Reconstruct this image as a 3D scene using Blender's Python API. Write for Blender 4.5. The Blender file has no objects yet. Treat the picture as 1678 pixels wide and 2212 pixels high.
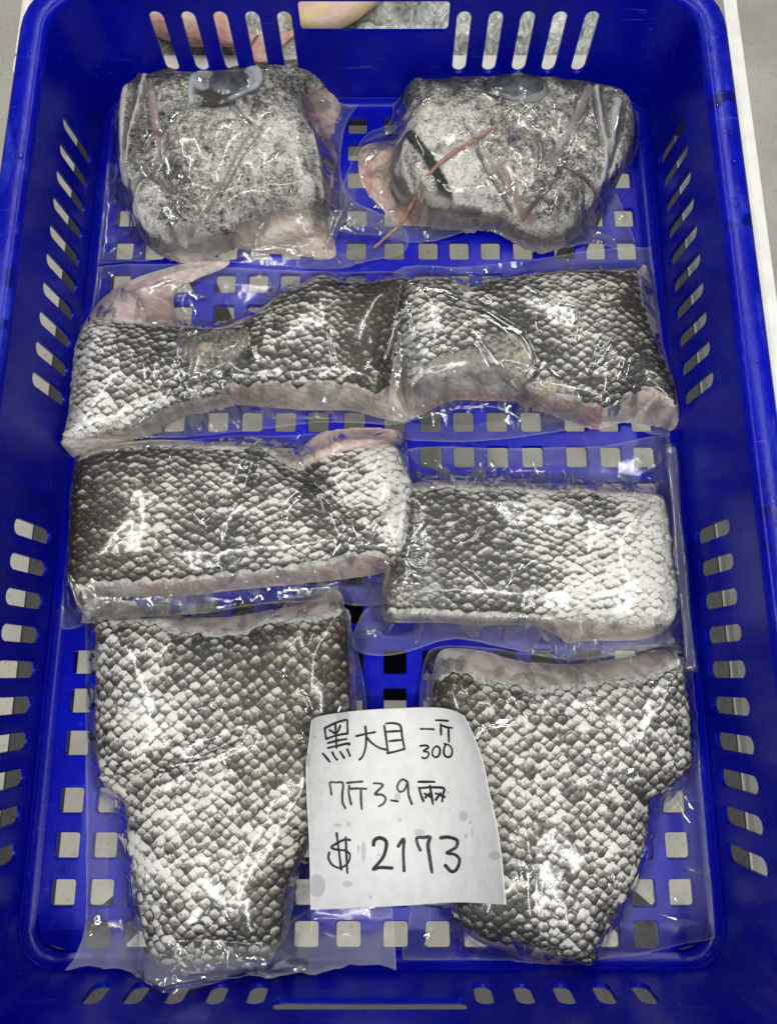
import bpy, math, random
import numpy as np
from mathutils import Matrix, Vector

random.seed(7); RNG = np.random.default_rng(11)
S = 0.01                                   # everything below is authored in centimetres
scn = bpy.context.scene
COL = scn.collection

# ------------------------------------------------------------------ camera, world, lamps, exposure
FPX, TILT, CAMZ, CAMY, CAMX = 1540.0, math.radians(13), 40.9, -11.7, 0.85
PCX, PCY, PH = 839.0, 1106.0, 2212.0
cam = bpy.data.cameras.new('camera'); camo = bpy.data.objects.new('camera', cam); COL.objects.link(camo)
camo.location = (CAMX*S, CAMY*S, CAMZ*S); camo.rotation_euler = (TILT, 0, 0)
cam.sensor_fit = 'VERTICAL'; cam.sensor_height = 24; cam.lens = 24*FPX/PH
cam.clip_start = 0.01; cam.clip_end = 100
scn.camera = camo

world = bpy.data.worlds.new('World'); scn.world = world; world.use_nodes = True
bg = world.node_tree.nodes['Background']; bg.inputs[0].default_value = (0.93, 0.97, 1.0, 1); bg.inputs[1].default_value = 0.11

def ceiling_lamp(x, y, z, sx, sy, watts, rot=(0, 0, 0)):
    l = bpy.data.lights.new('ceiling_lamp', 'AREA'); l.shape = 'RECTANGLE'; l.size = sx; l.size_y = sy; l.energy = watts
    l.color = (1.0, 0.985, 0.94)
    o = bpy.data.objects.new('ceiling_lamp', l); COL.objects.link(o); o.location = (x, y, z); o.rotation_euler = rot
for lx, ly, sx, sy, w in ((-0.85, 0.10, 0.05, 1.2, 12), (0.80, 0.15, 0.05, 1.2, 12), (-0.45, -1.25, 0.05, 1.2, 11), (0.50, -1.20, 0.05, 1.2, 11), (0.0, -0.75, 1.2, 0.04, 9), (-0.40, 1.40, 0.05, 1.2, 9), (0.50, 1.35, 0.05, 1.2, 9)):  # unseen ceiling tubes, some added for more highlights on the film
    ceiling_lamp(lx, ly, 1.75, sx, sy, w*0.95)

scn.view_settings.view_transform = 'Standard'; scn.view_settings.look = 'None'
scn.view_settings.exposure = 0.0; scn.view_settings.gamma = 1.0
scn.render.engine = 'CYCLES'
scn.cycles.transparent_max_bounces = 32; scn.cycles.max_bounces = 6; scn.cycles.diffuse_bounces = 3; scn.cycles.glossy_bounces = 2

# ------------------------------------------------------------------ geometry helpers (numpy)
ct, st = math.cos(TILT), math.sin(TILT)
def U(p, z):                                # photograph point seen at height z -> x, y in cm
    p = np.asarray(p, float).reshape(-1, 2)
    u = (p[:, 0]-PCX)/FPX; v = (PCY-p[:, 1])/FPX
    s = (CAMZ-z)/(ct-v*st)
    return np.stack([CAMX+u*s, CAMY+(st+v*ct)*s], 1)
def smooth(pts, n=6, closed=True):          # Catmull-Rom
    p = np.asarray(pts, float); N = len(p); out = []
    rng = range(N) if closed else range(N-1)
    for i in rng:
        a, b, c, d = (p[(i-1) % N], p[i], p[(i+1) % N], p[(i+2) % N]) if closed else (p[max(i-1, 0)], p[i], p[i+1], p[min(i+2, N-1)])
        for k in range(n):
            t = k/n
            out.append(0.5*((2*b)+(-a+c)*t+(2*a-5*b+4*c-d)*t*t+(-a+3*b-3*c+d)*t**3))
    if not closed: out.append(p[-1])
    return np.array(out)
def seg_dist(poly, X, Y, closed=True):      # distance and arc position of the nearest polyline point
    P = poly; Q = np.roll(poly, -1, 0) if closed else poly[1:]
    if not closed: P = poly[:-1]
    best = np.full(X.shape, 1e9); arc = np.zeros(X.shape); acc = 0.0
    for (ax, ay), (bx, by) in zip(P, Q):
        dx, dy = bx-ax, by-ay; L2 = dx*dx+dy*dy+1e-12; L = math.sqrt(L2)
        t = np.clip(((X-ax)*dx+(Y-ay)*dy)/L2, 0, 1)
        d = (X-ax-t*dx)**2+(Y-ay-t*dy)**2
        m = d < best; best = np.where(m, d, best); arc = np.where(m, acc+t*L, arc); acc += L
    return np.sqrt(best), arc
def inside(poly, X, Y):
    r = np.zeros(X.shape, bool); x1, y1 = poly[-1]
    for x2, y2 in poly:
        c = ((y2 > Y) != (y1 > Y))
        if y2 != y1: r ^= c & (X < (x1-x2)*(Y-y2)/(y1-y2)+x2)
        x1, y1 = x2, y2
    return r
def sdf(poly, X, Y):                        # positive inside
    d, a = seg_dist(poly, X, Y)
    return np.where(inside(poly, X, Y), d, -d), a
def sst(a, b, x): t = np.clip((x-a)/(b-a), 0, 1); return t*t*(3-2*t)
def vnoise(X, Y, seed=0):
    r = np.random.default_rng(seed).random((64, 64))
    xi = np.floor(X).astype(int); yi = np.floor(Y).astype(int); fx = X-xi; fy = Y-yi
    fx = fx*fx*(3-2*fx); fy = fy*fy*(3-2*fy)
    g = lambda i, j: r[i & 63, j & 63]
    return (g(xi, yi)*(1-fx)+g(xi+1, yi)*fx)*(1-fy)+(g(xi, yi+1)*(1-fx)+g(xi+1, yi+1)*fx)*fy
def fbm(X, Y, seed=0, o=4):
    a = 0.5; s = 0; 
    for k in range(o): s = s+a*vnoise(X*2**k+17.3*k, Y*2**k-9.1*k, seed+k); a *= 0.5
    return s-0.47
def ridged(X, Y, seed=0):
    return 1-np.abs(2*vnoise(X, Y, seed)-1)

RES = 0.1
GX = np.arange(-19.0, 19.01, RES); GY = np.arange(-27.5, 27.51, RES)
MX, MY = np.meshgrid(GX, GY, indexing='ij')
def window(poly, pad):
    x0, y0 = poly.min(0)-pad; x1, y1 = poly.max(0)+pad
    i0, i1 = max(0, int((x0-GX[0])/RES)), min(len(GX), int((x1-GX[0])/RES)+2)
    j0, j1 = max(0, int((y0-GY[0])/RES)), min(len(GY), int((y1-GY[0])/RES)+2)
    return slice(i0, i1), slice(j0, j1)
def sample(F, x, y):                        # bilinear lookup in a full-size grid
    a = np.clip((np.asarray(x)-GX[0])/RES, 0, len(GX)-1.001); b = np.clip((np.asarray(y)-GY[0])/RES, 0, len(GY)-1.001)
    i = a.astype(int); j = b.astype(int); a = a-i; b = b-j
    return (F[i, j]*(1-a)+F[i+1, j]*a)*(1-b)+(F[i, j+1]*(1-a)+F[i+1, j+1]*a)*b

def link(name, me, parent=None, mat=None, smooth_=True):
    o = bpy.data.objects.new(name, me); COL.objects.link(o); o.parent = parent
    if mat is not None: me.materials.append(mat)
    if smooth_ and len(me.polygons): me.polygons.foreach_set('use_smooth', np.ones(len(me.polygons), bool))
    return o
def mesh_from(name, V, F):                  # V in cm
    me = bpy.data.meshes.new(name); me.from_pydata((np.asarray(V, float)*S).tolist(), [], F if isinstance(F, list) else F.tolist()); me.update(); return me
def grid_mesh(name, X, Y, Z, keep, org, colors=None):
    nx, ny = X.shape
    idx = np.arange(nx*ny).reshape(nx, ny)
    f = np.stack([idx[:-1, :-1], idx[1:, :-1], idx[1:, 1:], idx[:-1, 1:]], -1)[keep]
    used = np.unique(f); re = np.full(nx*ny, -1); re[used] = np.arange(len(used))
    V = np.stack([X, Y, Z], -1).reshape(-1, 3)[used]-np.asarray(org)
    me = mesh_from(name, V, re[f])
    for k, c in (colors or {}).items():
        a = me.color_attributes.new(k, 'FLOAT_COLOR', 'POINT')
        a.data.foreach_set('color', np.ascontiguousarray(c.reshape(-1, 4)[used], np.float32).ravel())
    return me
def snapped(X, Y, Z, d, lim):               # pull the vertices just outside a boundary on to it
    gx, gy = np.gradient(d, RES); L = np.hypot(gx, gy)+1e-6; m = (d < 0) & (d > -lim)
    k = np.where(m, -d/np.maximum(L, 0.5), 0); X2 = X+k*gx/L; Y2 = Y+k*gy/L
    F = np.zeros_like(MX); i, j = int(round((X[0, 0]-GX[0])/RES)), int(round((Y[0, 0]-GY[0])/RES)); F[i:i+X.shape[0], j:j+X.shape[1]] = Z
    return X2, Y2, np.where(m, sample(F, X2, Y2), Z)
def empty(name, loc, label=None, cat=None, group=None, kind=None):
    o = bpy.data.objects.new(name, None); COL.objects.link(o); o.location = Vector(loc)*S; o.empty_display_size = 0.02
    tag(o, label, cat, group, kind); return o
def tag(o, label=None, cat=None, group=None, kind=None):
    if label: o['label'] = label
    if cat: o['category'] = cat
    if group: o['group'] = group
    if kind: o['kind'] = kind
    return o
def box(x0, x1, y0, y1, z0, z1, b=0.12):    # box with chamfered edges
    V, F = [], []
    import bmesh
    bm = bmesh.new(); bmesh.ops.create_cube(bm, size=1)
    for v in bm.verts: v.co = Vector(((x0+x1)/2+v.co.x*(x1-x0), (y0+y1)/2+v.co.y*(y1-y0), (z0+z1)/2+v.co.z*(z1-z0)))*S
    bmesh.ops.bevel(bm, geom=bm.edges[:], offset=b*S, segments=2, affect='EDGES', profile=0.6)
    me = bpy.data.meshes.new('box'); bm.to_mesh(me); bm.free(); return me
def tube(path, radii, n=8, flat=1.0):
    path = np.asarray(path, float); V, F = [], []
    for i, p in enumerate(path):
        t = path[min(i+1, len(path)-1)]-path[max(i-1, 0)]; t = t/(np.linalg.norm(t)+1e-9)
        s = np.cross(t, (0, 0, 1)); s = s/(np.linalg.norm(s)+1e-9); u = np.cross(s, t)
        for k in range(n):
            a = 2*math.pi*k/n; V.append(p+radii[i]*(math.cos(a)*s+flat*math.sin(a)*u))
    for i in range(len(path)-1):
        for k in range(n): F.append([i*n+k, (i+1)*n+k, (i+1)*n+(k+1) % n, i*n+(k+1) % n])
    F.append(list(range(n))); F.append([(len(path)-1)*n+k for k in range(n)][::-1])
    return V, F

# ------------------------------------------------------------------ materials
class NT:
    def __init__(s, name):
        s.m = bpy.data.materials.new(name); s.m.use_nodes = True; s.t = s.m.node_tree; s.t.nodes.clear()
        s.out = s.n('ShaderNodeOutputMaterial')
    def n(s, typ, **kw):
        d = s.t.nodes.new(typ)
        for k, v in kw.items(): setattr(d, k, v)
        return d
    def set(s, sock, v):
        if hasattr(v, 'is_output') or isinstance(v, bpy.types.NodeSocket): s.t.links.new(v, sock)
        elif isinstance(v, (tuple, list)) and sock.type == 'RGBA' and len(v) == 3: sock.default_value = (*v, 1)
        else: sock.default_value = v
    def math(s, op, a, b=0.0, c=0.0, clamp=False):
        d = s.n('ShaderNodeMath', operation=op); d.use_clamp = clamp
        s.set(d.inputs[0], a); s.set(d.inputs[1], b); s.set(d.inputs[2], c); return d.outputs[0]
    def mix(s, f, a, b):
        d = s.n('ShaderNodeMix', data_type='RGBA'); s.set(d.inputs[0], f); s.set(d.inputs[6], a); s.set(d.inputs[7], b); return d.outputs[2]
    def step(s, x, lo, hi, a=0.0, b=1.0):
        d = s.n('ShaderNodeMapRange', interpolation_type='SMOOTHSTEP'); s.set(d.inputs[0], x)
        for k, v in zip((1, 2, 3, 4), (lo, hi, a, b)): s.set(d.inputs[k], v)
        return d.outputs[0]
    def pos(s, scale=(1, 1, 1)):
        g = s.n('ShaderNodeNewGeometry'); m = s.n('ShaderNodeMapping'); m.inputs[3].default_value = scale
        s.t.links.new(g.outputs['Position'], m.inputs[0]); return m.outputs[0]
    def noise(s, vec, scale, detail=3, rough=0.55, dist=0.0):
        d = s.n('ShaderNodeTexNoise'); s.set(d.inputs['Vector'], vec); d.inputs['Scale'].default_value = scale
        d.inputs['Detail'].default_value = detail; d.inputs['Roughness'].default_value = rough; d.inputs['Distortion'].default_value = dist
        return d.outputs[0]
    def vor(s, vec, scale, feature='F1'):
        d = s.n('ShaderNodeTexVoronoi', feature=feature); s.set(d.inputs['Vector'], vec); d.inputs['Scale'].default_value = scale; return d.outputs[0]
    def bump(s, h, strength, dist, normal=None):
        d = s.n('ShaderNodeBump'); s.set(d.inputs['Strength'], strength); d.inputs['Distance'].default_value = dist; s.set(d.inputs['Height'], h)
        if normal is not None: s.set(d.inputs['Normal'], normal)
        return d.outputs[0]
    def attr(s, name): return s.n('ShaderNodeAttribute', attribute_name=name)
    def bsdf(s, base, rough=0.5, spec=0.5, normal=None, **kw):
        d = s.n('ShaderNodeBsdfPrincipled'); s.set(d.inputs['Base Color'], base); s.set(d.inputs['Roughness'], rough); s.set(d.inputs['Specular IOR Level'], spec)
        if normal is not None: s.set(d.inputs['Normal'], normal)
        for k, v in kw.items(): s.set(d.inputs[k.replace('_', ' ')], v)
        return d.outputs[0]
    def done(s, sh): s.t.links.new(sh, s.out.inputs[0]); return s.m

def m_blue():
    t = NT('blue_plastic'); p = t.pos()
    big = t.noise(p, 18, 4); scr = t.noise(t.pos((1, 0.12, 1)), 500, 3)
    g = t.n('ShaderNodeNewGeometry'); sp = t.n('ShaderNodeSeparateXYZ'); t.t.links.new(g.outputs['Position'], sp.inputs[0])
    rim = t.step(sp.outputs[2], 0.074, 0.077)
    base = t.mix(t.step(big, 0.4, 0.7), (0.0005, 0.0022, 0.30), (0.0008, 0.0045, 0.39))
    worn = t.math('MULTIPLY', rim, t.step(t.noise(t.pos((1, 0.35, 1)), 60, 5, 0.65), 0.48, 0.72))
    base = t.mix(t.math('MULTIPLY', worn, 0.55), base, (0.05, 0.09, 0.55))
    wet = t.math('MULTIPLY', rim, t.step(t.noise(p, 55, 2, 0.4), 0.62, 0.66))
    base = t.mix(wet, base, (0.001, 0.002, 0.17))
    base = t.mix(t.math('MULTIPLY', t.step(scr, 0.66, 0.75), 0.12), base, (0.25, 0.28, 0.6))
    dirt = t.noise(t.pos((1, 1, 0.25)), 26, 6, 0.7, 0.6)
    base = t.mix(t.math('MULTIPLY', t.step(dirt, 0.52, 0.74), 0.45), base, (0.006, 0.008, 0.12))
    sc2 = t.noise(t.pos((0.08, 1, 1)), 420, 3, 0.7); base = t.mix(t.math('MULTIPLY', t.step(sc2, 0.64, 0.74), 0.26), base, (0.2, 0.25, 0.6))
    nb = t.bump(t.noise(p, 900, 2), 0.10, 0.001)
    rough = t.math('ADD', 0.13, t.math('MULTIPLY', t.noise(p, 120, 4), 0.24))
    return t.done(t.bsdf(base, rough, 0.22, nb))

def m_plain(name, c, rough=0.5, spec=0.4, nscale=200, var=0.25, bump=0.1, c2=None):
    t = NT(name); p = t.pos(); n = t.noise(p, nscale, 5)
    c2 = c2 or tuple(x*(1-var) for x in c)
    base = t.mix(t.step(n, 0.35, 0.68), c2, c)
    return t.done(t.bsdf(base, rough, spec, t.bump(t.noise(p, nscale*3, 4), bump, 0.002)))

def m_film():
    t = NT('clear_plastic_film'); p = t.pos(); a = t.attr('film')
    sp = t.n('ShaderNodeSeparateColor'); t.t.links.new(a.outputs['Color'], sp.inputs[0])
    seal, haze, free = sp.outputs[0], sp.outputs[1], sp.outputs[2]
    w1 = t.n('ShaderNodeTexWave', wave_type='BANDS', bands_direction='X'); t.set(w1.inputs[0], p); w1.inputs[1].default_value = 340
    w2 = t.n('ShaderNodeTexWave', wave_type='BANDS', bands_direction='Y'); t.set(w2.inputs[0], p); w2.inputs[1].default_value = 340
    emb = t.math('MULTIPLY', w1.outputs[1], w2.outputs[1])
    b2 = t.bump(emb, t.math('MULTIPLY', seal, 0.6), 0.0006)
    fr = t.n('ShaderNodeFresnel'); fr.inputs[0].default_value = 1.5; t.set(fr.inputs[1], b2)
    gl = t.n('ShaderNodeBsdfGlossy'); t.set(gl.inputs['Roughness'], t.math('ADD', t.math('MULTIPLY_ADD', free, -0.07, 0.10), t.math('MULTIPLY', seal, 0.10))); t.set(gl.inputs['Normal'], b2); t.set(gl.inputs[0], (1, 1, 1))
    tr = t.n('ShaderNodeBsdfTransparent'); t.set(tr.inputs[0], (0.975, 0.98, 0.975))
    df = t.n('ShaderNodeBsdfDiffuse'); t.set(df.inputs[0], (0.75, 0.77, 0.78))
    m1 = t.n('ShaderNodeMixShader'); t.set(m1.inputs[0], haze); t.t.links.new(tr.outputs[0], m1.inputs[1]); t.t.links.new(df.outputs[0], m1.inputs[2])
    m2 = t.n('ShaderNodeMixShader'); t.set(m2.inputs[0], t.math('MULTIPLY', fr.outputs[0], t.math('MULTIPLY_ADD', free, 2.2, 0.62), clamp=True)); t.t.links.new(m1.outputs[0], m2.inputs[1]); t.t.links.new(gl.outputs[0], m2.inputs[2])
    return t.done(m2.outputs[0])

def m_backfilm():
    t = NT('clear_plastic_back'); fr = t.n('ShaderNodeFresnel'); fr.inputs[0].default_value = 1.45
    gl = t.n('ShaderNodeBsdfGlossy'); gl.inputs['Roughness'].default_value = 0.15
    tr = t.n('ShaderNodeBsdfTransparent'); t.set(tr.inputs[0], (0.96, 0.965, 0.965))
    m2 = t.n('ShaderNodeMixShader'); t.set(m2.inputs[0], fr.outputs[0]); t.t.links.new(tr.outputs[0], m2.inputs[1]); t.t.links.new(gl.outputs[0], m2.inputs[2])
    return t.done(m2.outputs[0])

def m_scale(source):
    t = NT('fish_scale_'+source)
    if source == 'object': D = t.n('ShaderNodeObjectInfo').outputs['Color']
    else: D = t.attr('scale_data').outputs['Color']
    sp = t.n('ShaderNodeSeparateColor'); t.t.links.new(D, sp.inputs[0]); pig, brn, rnd = sp.outputs
    uv = t.n('ShaderNodeUVMap'); us = t.n('ShaderNodeSeparateXYZ'); t.t.links.new(uv.outputs[0], us.inputs[0])
    x = t.math('SUBTRACT', us.outputs[0], 0.5); y = t.math('SUBTRACT', us.outputs[1], 0.5)
    p = t.pos(); n = t.noise(p, 700, 4, 0.7, 0.6)
    cv = t.n('ShaderNodeCombineXYZ'); t.set(cv.inputs[0], t.math('MULTIPLY', x, 13.0)); t.set(cv.inputs[1], t.math('MULTIPLY', y, 3.2)); t.set(cv.inputs[2], t.math('MULTIPLY', rnd, 91.0))
    streak = t.noise(cv.outputs[0], 1.0, 4, 0.6, 0.35)
    cb = t.n('ShaderNodeCombineXYZ'); t.set(cb.inputs[0], t.math('MULTIPLY', x, 3.2)); t.set(cb.inputs[1], t.math('MULTIPLY', y, 3.2)); t.set(cb.inputs[2], t.math('MULTIPLY', rnd, 57.0))
    blot = t.noise(cb.outputs[0], 1.0, 3, 0.6, 0.5)
    ax = t.math('ABSOLUTE', t.math('DIVIDE', x, 0.56)); ay = t.math('ABSOLUTE', t.math('DIVIDE', y, 0.57))
    e = t.math('POWER', t.math('ADD', t.math('POWER', ax, 1.6), t.math('POWER', ay, 1.6)), 0.625)
    jag = t.math('ADD', t.math('MULTIPLY', t.math('SUBTRACT', streak, 0.5), 1.0), t.math('MULTIPLY', t.math('SUBTRACT', blot, 0.5), 0.7))
    e = t.math('ADD', t.math('ADD', e, t.math('MULTIPLY', jag, 0.7)), t.math('MULTIPLY', t.math('SUBTRACT', n, 0.5), 0.35))
    line = t.step(e, t.math('MULTIPLY_ADD', pig, -0.20, 0.82), t.math('MULTIPLY_ADD', pig, -0.20, 0.98))
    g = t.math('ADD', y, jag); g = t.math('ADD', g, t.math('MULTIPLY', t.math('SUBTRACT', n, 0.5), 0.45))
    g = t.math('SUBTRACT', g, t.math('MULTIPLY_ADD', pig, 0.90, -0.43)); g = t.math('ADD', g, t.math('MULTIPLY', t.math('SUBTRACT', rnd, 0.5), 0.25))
    light = t.mix(t.step(pig, 0.10, 0.55), (0.80, 0.79, 0.765), (0.76, 0.745, 0.71)); light = t.mix(brn, light, (0.47, 0.385, 0.225))
    light = t.mix(t.math('MULTIPLY', t.step(n, 0.45, 0.68), 0.40), light, (0.33, 0.315, 0.285))
    mid = t.mix(brn, (0.20, 0.187, 0.17), (0.155, 0.108, 0.056)); mid = t.mix(t.step(pig, 0.0, 0.35, 0.7, 0.0), mid, (0.60, 0.585, 0.555))
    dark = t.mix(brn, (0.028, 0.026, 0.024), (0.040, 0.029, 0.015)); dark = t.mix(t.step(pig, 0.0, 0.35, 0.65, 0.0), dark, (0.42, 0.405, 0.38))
    base = t.mix(t.step(g, -0.10, 0.10), mid, light)  # base-to-tip ramp: shading of raised scales painted into the colour, beside pigment
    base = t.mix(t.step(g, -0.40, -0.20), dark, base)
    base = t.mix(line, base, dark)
    nb = t.bump(n, 0.35, 0.0010)
    return t.done(t.bsdf(base, t.math('MULTIPLY_ADD', n, 0.25, 0.26), 0.5, nb))

def m_skin(head):
    t = NT('head_skin' if head else 'scaled_skin'); p = t.pos(); a = t.attr('paint'); f = t.attr('field')
    sp = t.n('ShaderNodeSeparateColor'); t.t.links.new(f.outputs['Color'], sp.inputs[0]); pig, brn, scl = sp.outputs
    if head:
        n1 = t.noise(p, 360, 6, 0.72, 1.6); n2 = t.noise(p, 95, 4, 0.6, 1.4); n3 = t.noise(p, 1500, 3, 0.7)
        x = t.math('ADD', t.math('ADD', t.math('MULTIPLY', n1, 0.95), t.math('MULTIPLY', n2, 0.42)), t.math('MULTIPLY', n3, 0.10))
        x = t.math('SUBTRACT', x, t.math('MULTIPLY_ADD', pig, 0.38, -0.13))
        base = t.n('ShaderNodeValToRGB'); t.set(base.inputs[0], x); r = base.color_ramp
        r.elements[0].position = 0.50; r.elements[0].color = (0.040, 0.037, 0.034, 1); r.elements[1].position = 0.80; r.elements[1].color = (0.84, 0.82, 0.77, 1)
        for q, c in ((0.57, (0.105, 0.098, 0.09)), (0.64, (0.29, 0.275, 0.255)), (0.71, (0.56, 0.54, 0.50))):
            e = r.elements.new(q); e.color = (*c, 1)
        base = base.outputs[0]
        h = t.math('ADD', n1, t.math('MULTIPLY', n3, 0.6)); nb = t.bump(h, 0.7, 0.0022)
    else:
        n1 = t.noise(p, 420, 5, 0.7, 0.8)
        v = t.vor(p, 330, 'DISTANCE_TO_EDGE')
        d = t.mix(brn, (0.035, 0.032, 0.03), (0.05, 0.038, 0.022)); l = t.mix(brn, (0.62, 0.61, 0.58), (0.26, 0.22, 0.15))
        x = t.math('SUBTRACT', n1, t.math('MULTIPLY_ADD', pig, 0.30, -0.12))
        base = t.mix(t.step(x, 0.38, 0.62), d, l); h = n1; nb = t.bump(h, 0.5, 0.0014)
    edge = t.math('ADD', a.outputs['Alpha'], t.math('MULTIPLY', t.math('SUBTRACT', t.noise(p, 380, 5, 0.75), 0.5), 0.9 if head else 1.3))
    fac = t.math('MULTIPLY', t.step(edge, 0.28, 0.72), t.step(a.outputs['Alpha'], 0.02, 0.2))
    tone = t.mix(t.math('MULTIPLY', t.step(t.noise(p, 330, 5, 0.7, 1.0), 0.42, 0.62), 0.25 if head else 0.6), a.outputs['Color'], (0.15, 0.135, 0.125) if head else (0.10, 0.09, 0.08))
    base = t.mix(fac, base, tone)
    return t.done(t.bsdf(base, t.math('MULTIPLY_ADD', n1, 0.25, 0.20), 0.5, nb))

def m_flesh():
    t = NT('raw_fish_flesh'); p = t.pos(); a = t.attr('paint')
    n = t.noise(p, 70, 4, 0.6, 0.8); w = t.noise(t.pos((1, 1, 3)), 260, 4, 0.6, 1.5)
    base = t.mix(t.step(n, 0.40, 0.66), (0.74, 0.695, 0.635), (0.58, 0.42, 0.38))
    base = t.mix(t.math('MULTIPLY', t.step(w, 0.5, 0.66), 0.5), base, (0.62, 0.57, 0.52))
    base = t.mix(t.step(a.outputs['Alpha'], 0.1, 0.8), base, t.mix(t.math('MULTIPLY', t.step(n, 0.42, 0.62), 0.5), t.mix(t.math('MULTIPLY', t.step(w, 0.45, 0.65), 0.4), a.outputs['Color'], (0.64, 0.58, 0.54)), (0.33, 0.22, 0.20)))
    wv = t.n('ShaderNodeTexWave', wave_type='BANDS', bands_direction='DIAGONAL'); t.set(wv.inputs[0], p); wv.inputs[1].default_value = 75; wv.inputs[2].default_value = 9; wv.inputs[3].default_value = 3; wv.inputs[4].default_value = 1.4
    base = t.mix(t.math('MULTIPLY', t.step(wv.outputs[1], 0.72, 0.95), 0.16), base, (0.36, 0.20, 0.18)); base = t.mix(t.math('MULTIPLY', t.step(wv.outputs[1], 0.28, 0.05), 0.22), base, (0.76, 0.72, 0.66))
    return t.done(t.bsdf(base, 0.30, 0.5, t.bump(t.math('ADD', w, t.math('MULTIPLY', wv.outputs[1], 0.4)), 0.5, 0.0015)))

def m_paper():
    t = NT('damp_white_paper'); p = t.pos(); a = t.attr('paint'); n = t.noise(p, 140, 5)
    base = t.mix(t.step(n, 0.3, 0.7), (0.60, 0.61, 0.605), (0.665, 0.67, 0.67))
    e = t.math('ADD', a.outputs['Alpha'], t.math('MULTIPLY', t.math('SUBTRACT', t.noise(p, 500, 4), 0.5), 0.6))
    base = t.mix(t.step(e, 0.35, 0.6), base, (0.46, 0.47, 0.475))
    return t.done(t.bsdf(base, 0.75, 0.2, t.bump(t.noise(p, 90, 4), 0.25, 0.003)))

def m_ink():
    t = NT('black_marker_ink'); p = t.pos(); a = t.attr('ink'); n = t.noise(p, 900, 3)
    f = t.math('MULTIPLY', t.step(n, 0.35, 0.65), a.outputs['Fac'])
    return t.done(t.bsdf(t.mix(f, (0.010, 0.010, 0.011), (0.11, 0.10, 0.10)), 0.55, 0.3))

def m_ice():
    t = NT('crushed_ice'); p = t.pos(); v = t.vor(p, 120)
    base = t.mix(t.step(t.noise(p, 40, 4), 0.4, 0.7), (0.40, 0.42, 0.40), (0.75, 0.76, 0.72))
    return t.done(t.bsdf(base, 0.2, 0.6, t.bump(v, 0.9, 0.006)))

def m_concrete():
    t = NT('grey_concrete'); p = t.pos(); n = t.noise(p, 6, 6); s = t.noise(p, 160, 4)
    base = t.mix(t.step(n, 0.3, 0.7), (0.45, 0.435, 0.38), (0.58, 0.56, 0.50))
    base = t.mix(t.math('MULTIPLY', t.step(s, 0.55, 0.7), 0.4), base, (0.25, 0.24, 0.22))
    return t.done(t.bsdf(base, 0.7, 0.3, t.bump(s, 0.2, 0.003)))

BACKFILM = m_backfilm()
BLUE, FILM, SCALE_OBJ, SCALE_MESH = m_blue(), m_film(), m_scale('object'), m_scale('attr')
HEADSKIN, SKIN, FLESH, PAPER, INK, ICE, CONC = m_skin(True), m_skin(False), m_flesh(), m_paper(), m_ink(), m_ice(), m_concrete()
WHITE = m_plain('white_painted_board', (0.80, 0.80, 0.77), 0.45, 0.4, 60, 0.12)
BLACK = m_plain('black_steel', (0.015, 0.015, 0.016), 0.4, 0.4, 90, 0.4)
FOAM = m_plain('white_foam', (0.78, 0.77, 0.72), 0.7, 0.3, 250, 0.12, 0.25)
EYEM = NT('clouded_eye'); EYE = EYEM.done(EYEM.bsdf(EYEM.mix(EYEM.step(EYEM.noise(EYEM.pos(), 160, 3), 0.35, 0.7), (0.05, 0.056, 0.066), (0.12, 0.128, 0.142)), 0.30, 0.45))
SPINE = m_plain('brown_fin_spine', (0.38, 0.22, 0.16), 0.35, 0.5, 300, 0.5, 0.2)
FISHRED = m_plain('pink_fish_skin', (0.50, 0.20, 0.17), 0.3, 0.5, 150, 0.5, 0.3, (0.55, 0.45, 0.38))
FISHYEL = m_plain('yellow_fish_skin', (0.62, 0.50, 0.20), 0.3, 0.5, 120, 0.5, 0.3, (0.60, 0.42, 0.36))
DROP = NT('water_drop'); 
_g = DROP.n('ShaderNodeBsdfGlossy'); _g.inputs['Roughness'].default_value = 0.03; _t = DROP.n('ShaderNodeBsdfTransparent'); _t.inputs[0].default_value = (0.8, 0.83, 0.9, 1)
_f = DROP.n('ShaderNodeFresnel'); _f.inputs[0].default_value = 1.33; _m = DROP.n('ShaderNodeMixShader')
DROP.set(_m.inputs[0], _f.outputs[0]); DROP.t.links.new(_t.outputs[0], _m.inputs[1]); DROP.t.links.new(_g.outputs[0], _m.inputs[2]); DROP = DROP.done(_m.outputs[0])

# ------------------------------------------------------------------ setting: ground
me = mesh_from('ground', [(-400, -400, -62), (400, -400, -62), (400, 400, -62), (-400, 400, -62)], [[0, 1, 2, 3]])
tag(link('ground', me, None, CONC, False), kind='structure')

# ------------------------------------------------------------------ the stand that carries the crate
stand = empty('display_stand', (0, 0, -62), 'black steel stand under the crate with a white board along its right side', 'stand')
so = np.array((0, 0, -62))
def part(name, me, parent, mat, org=so):
    me.transform(Matrix.Translation(Vector(-org)*S)); return link(name, me, parent, mat, False)
for sx in (-1, 1):
    part('rail', box(sx*19.05-1.15, sx*19.05+1.15, -31, 31, -3.2, -0.42), stand, BLACK)
    part('cross_bar', box(-17.4, 17.4, sx*28.4-1.2 if sx > 0 else -29.2, sx*28.4+1.2 if sx > 0 else -26.4, -3.2, -0.6), stand, BLACK)
for sx in (-1, 1):
    for sy in (-1, 1):
        part('leg', box(sx*18.75-.8, sx*18.75+.8, sy*29-1.5, sy*29+1.5, -62, -3.25), stand, BLACK)
part('lower_shelf', box(-17.8, 17.8, -13.5, 4.0, -16.5, -15.7, .1), stand, BLACK)
part('ledge', box(20.35, 22.9, -45, 45, -4.6, -4.0, .08), stand, WHITE)
part('side_board', box(22.95, 23.85, -45, 45, -11.5, 2.6, 0.1), stand, WHITE)
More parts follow.
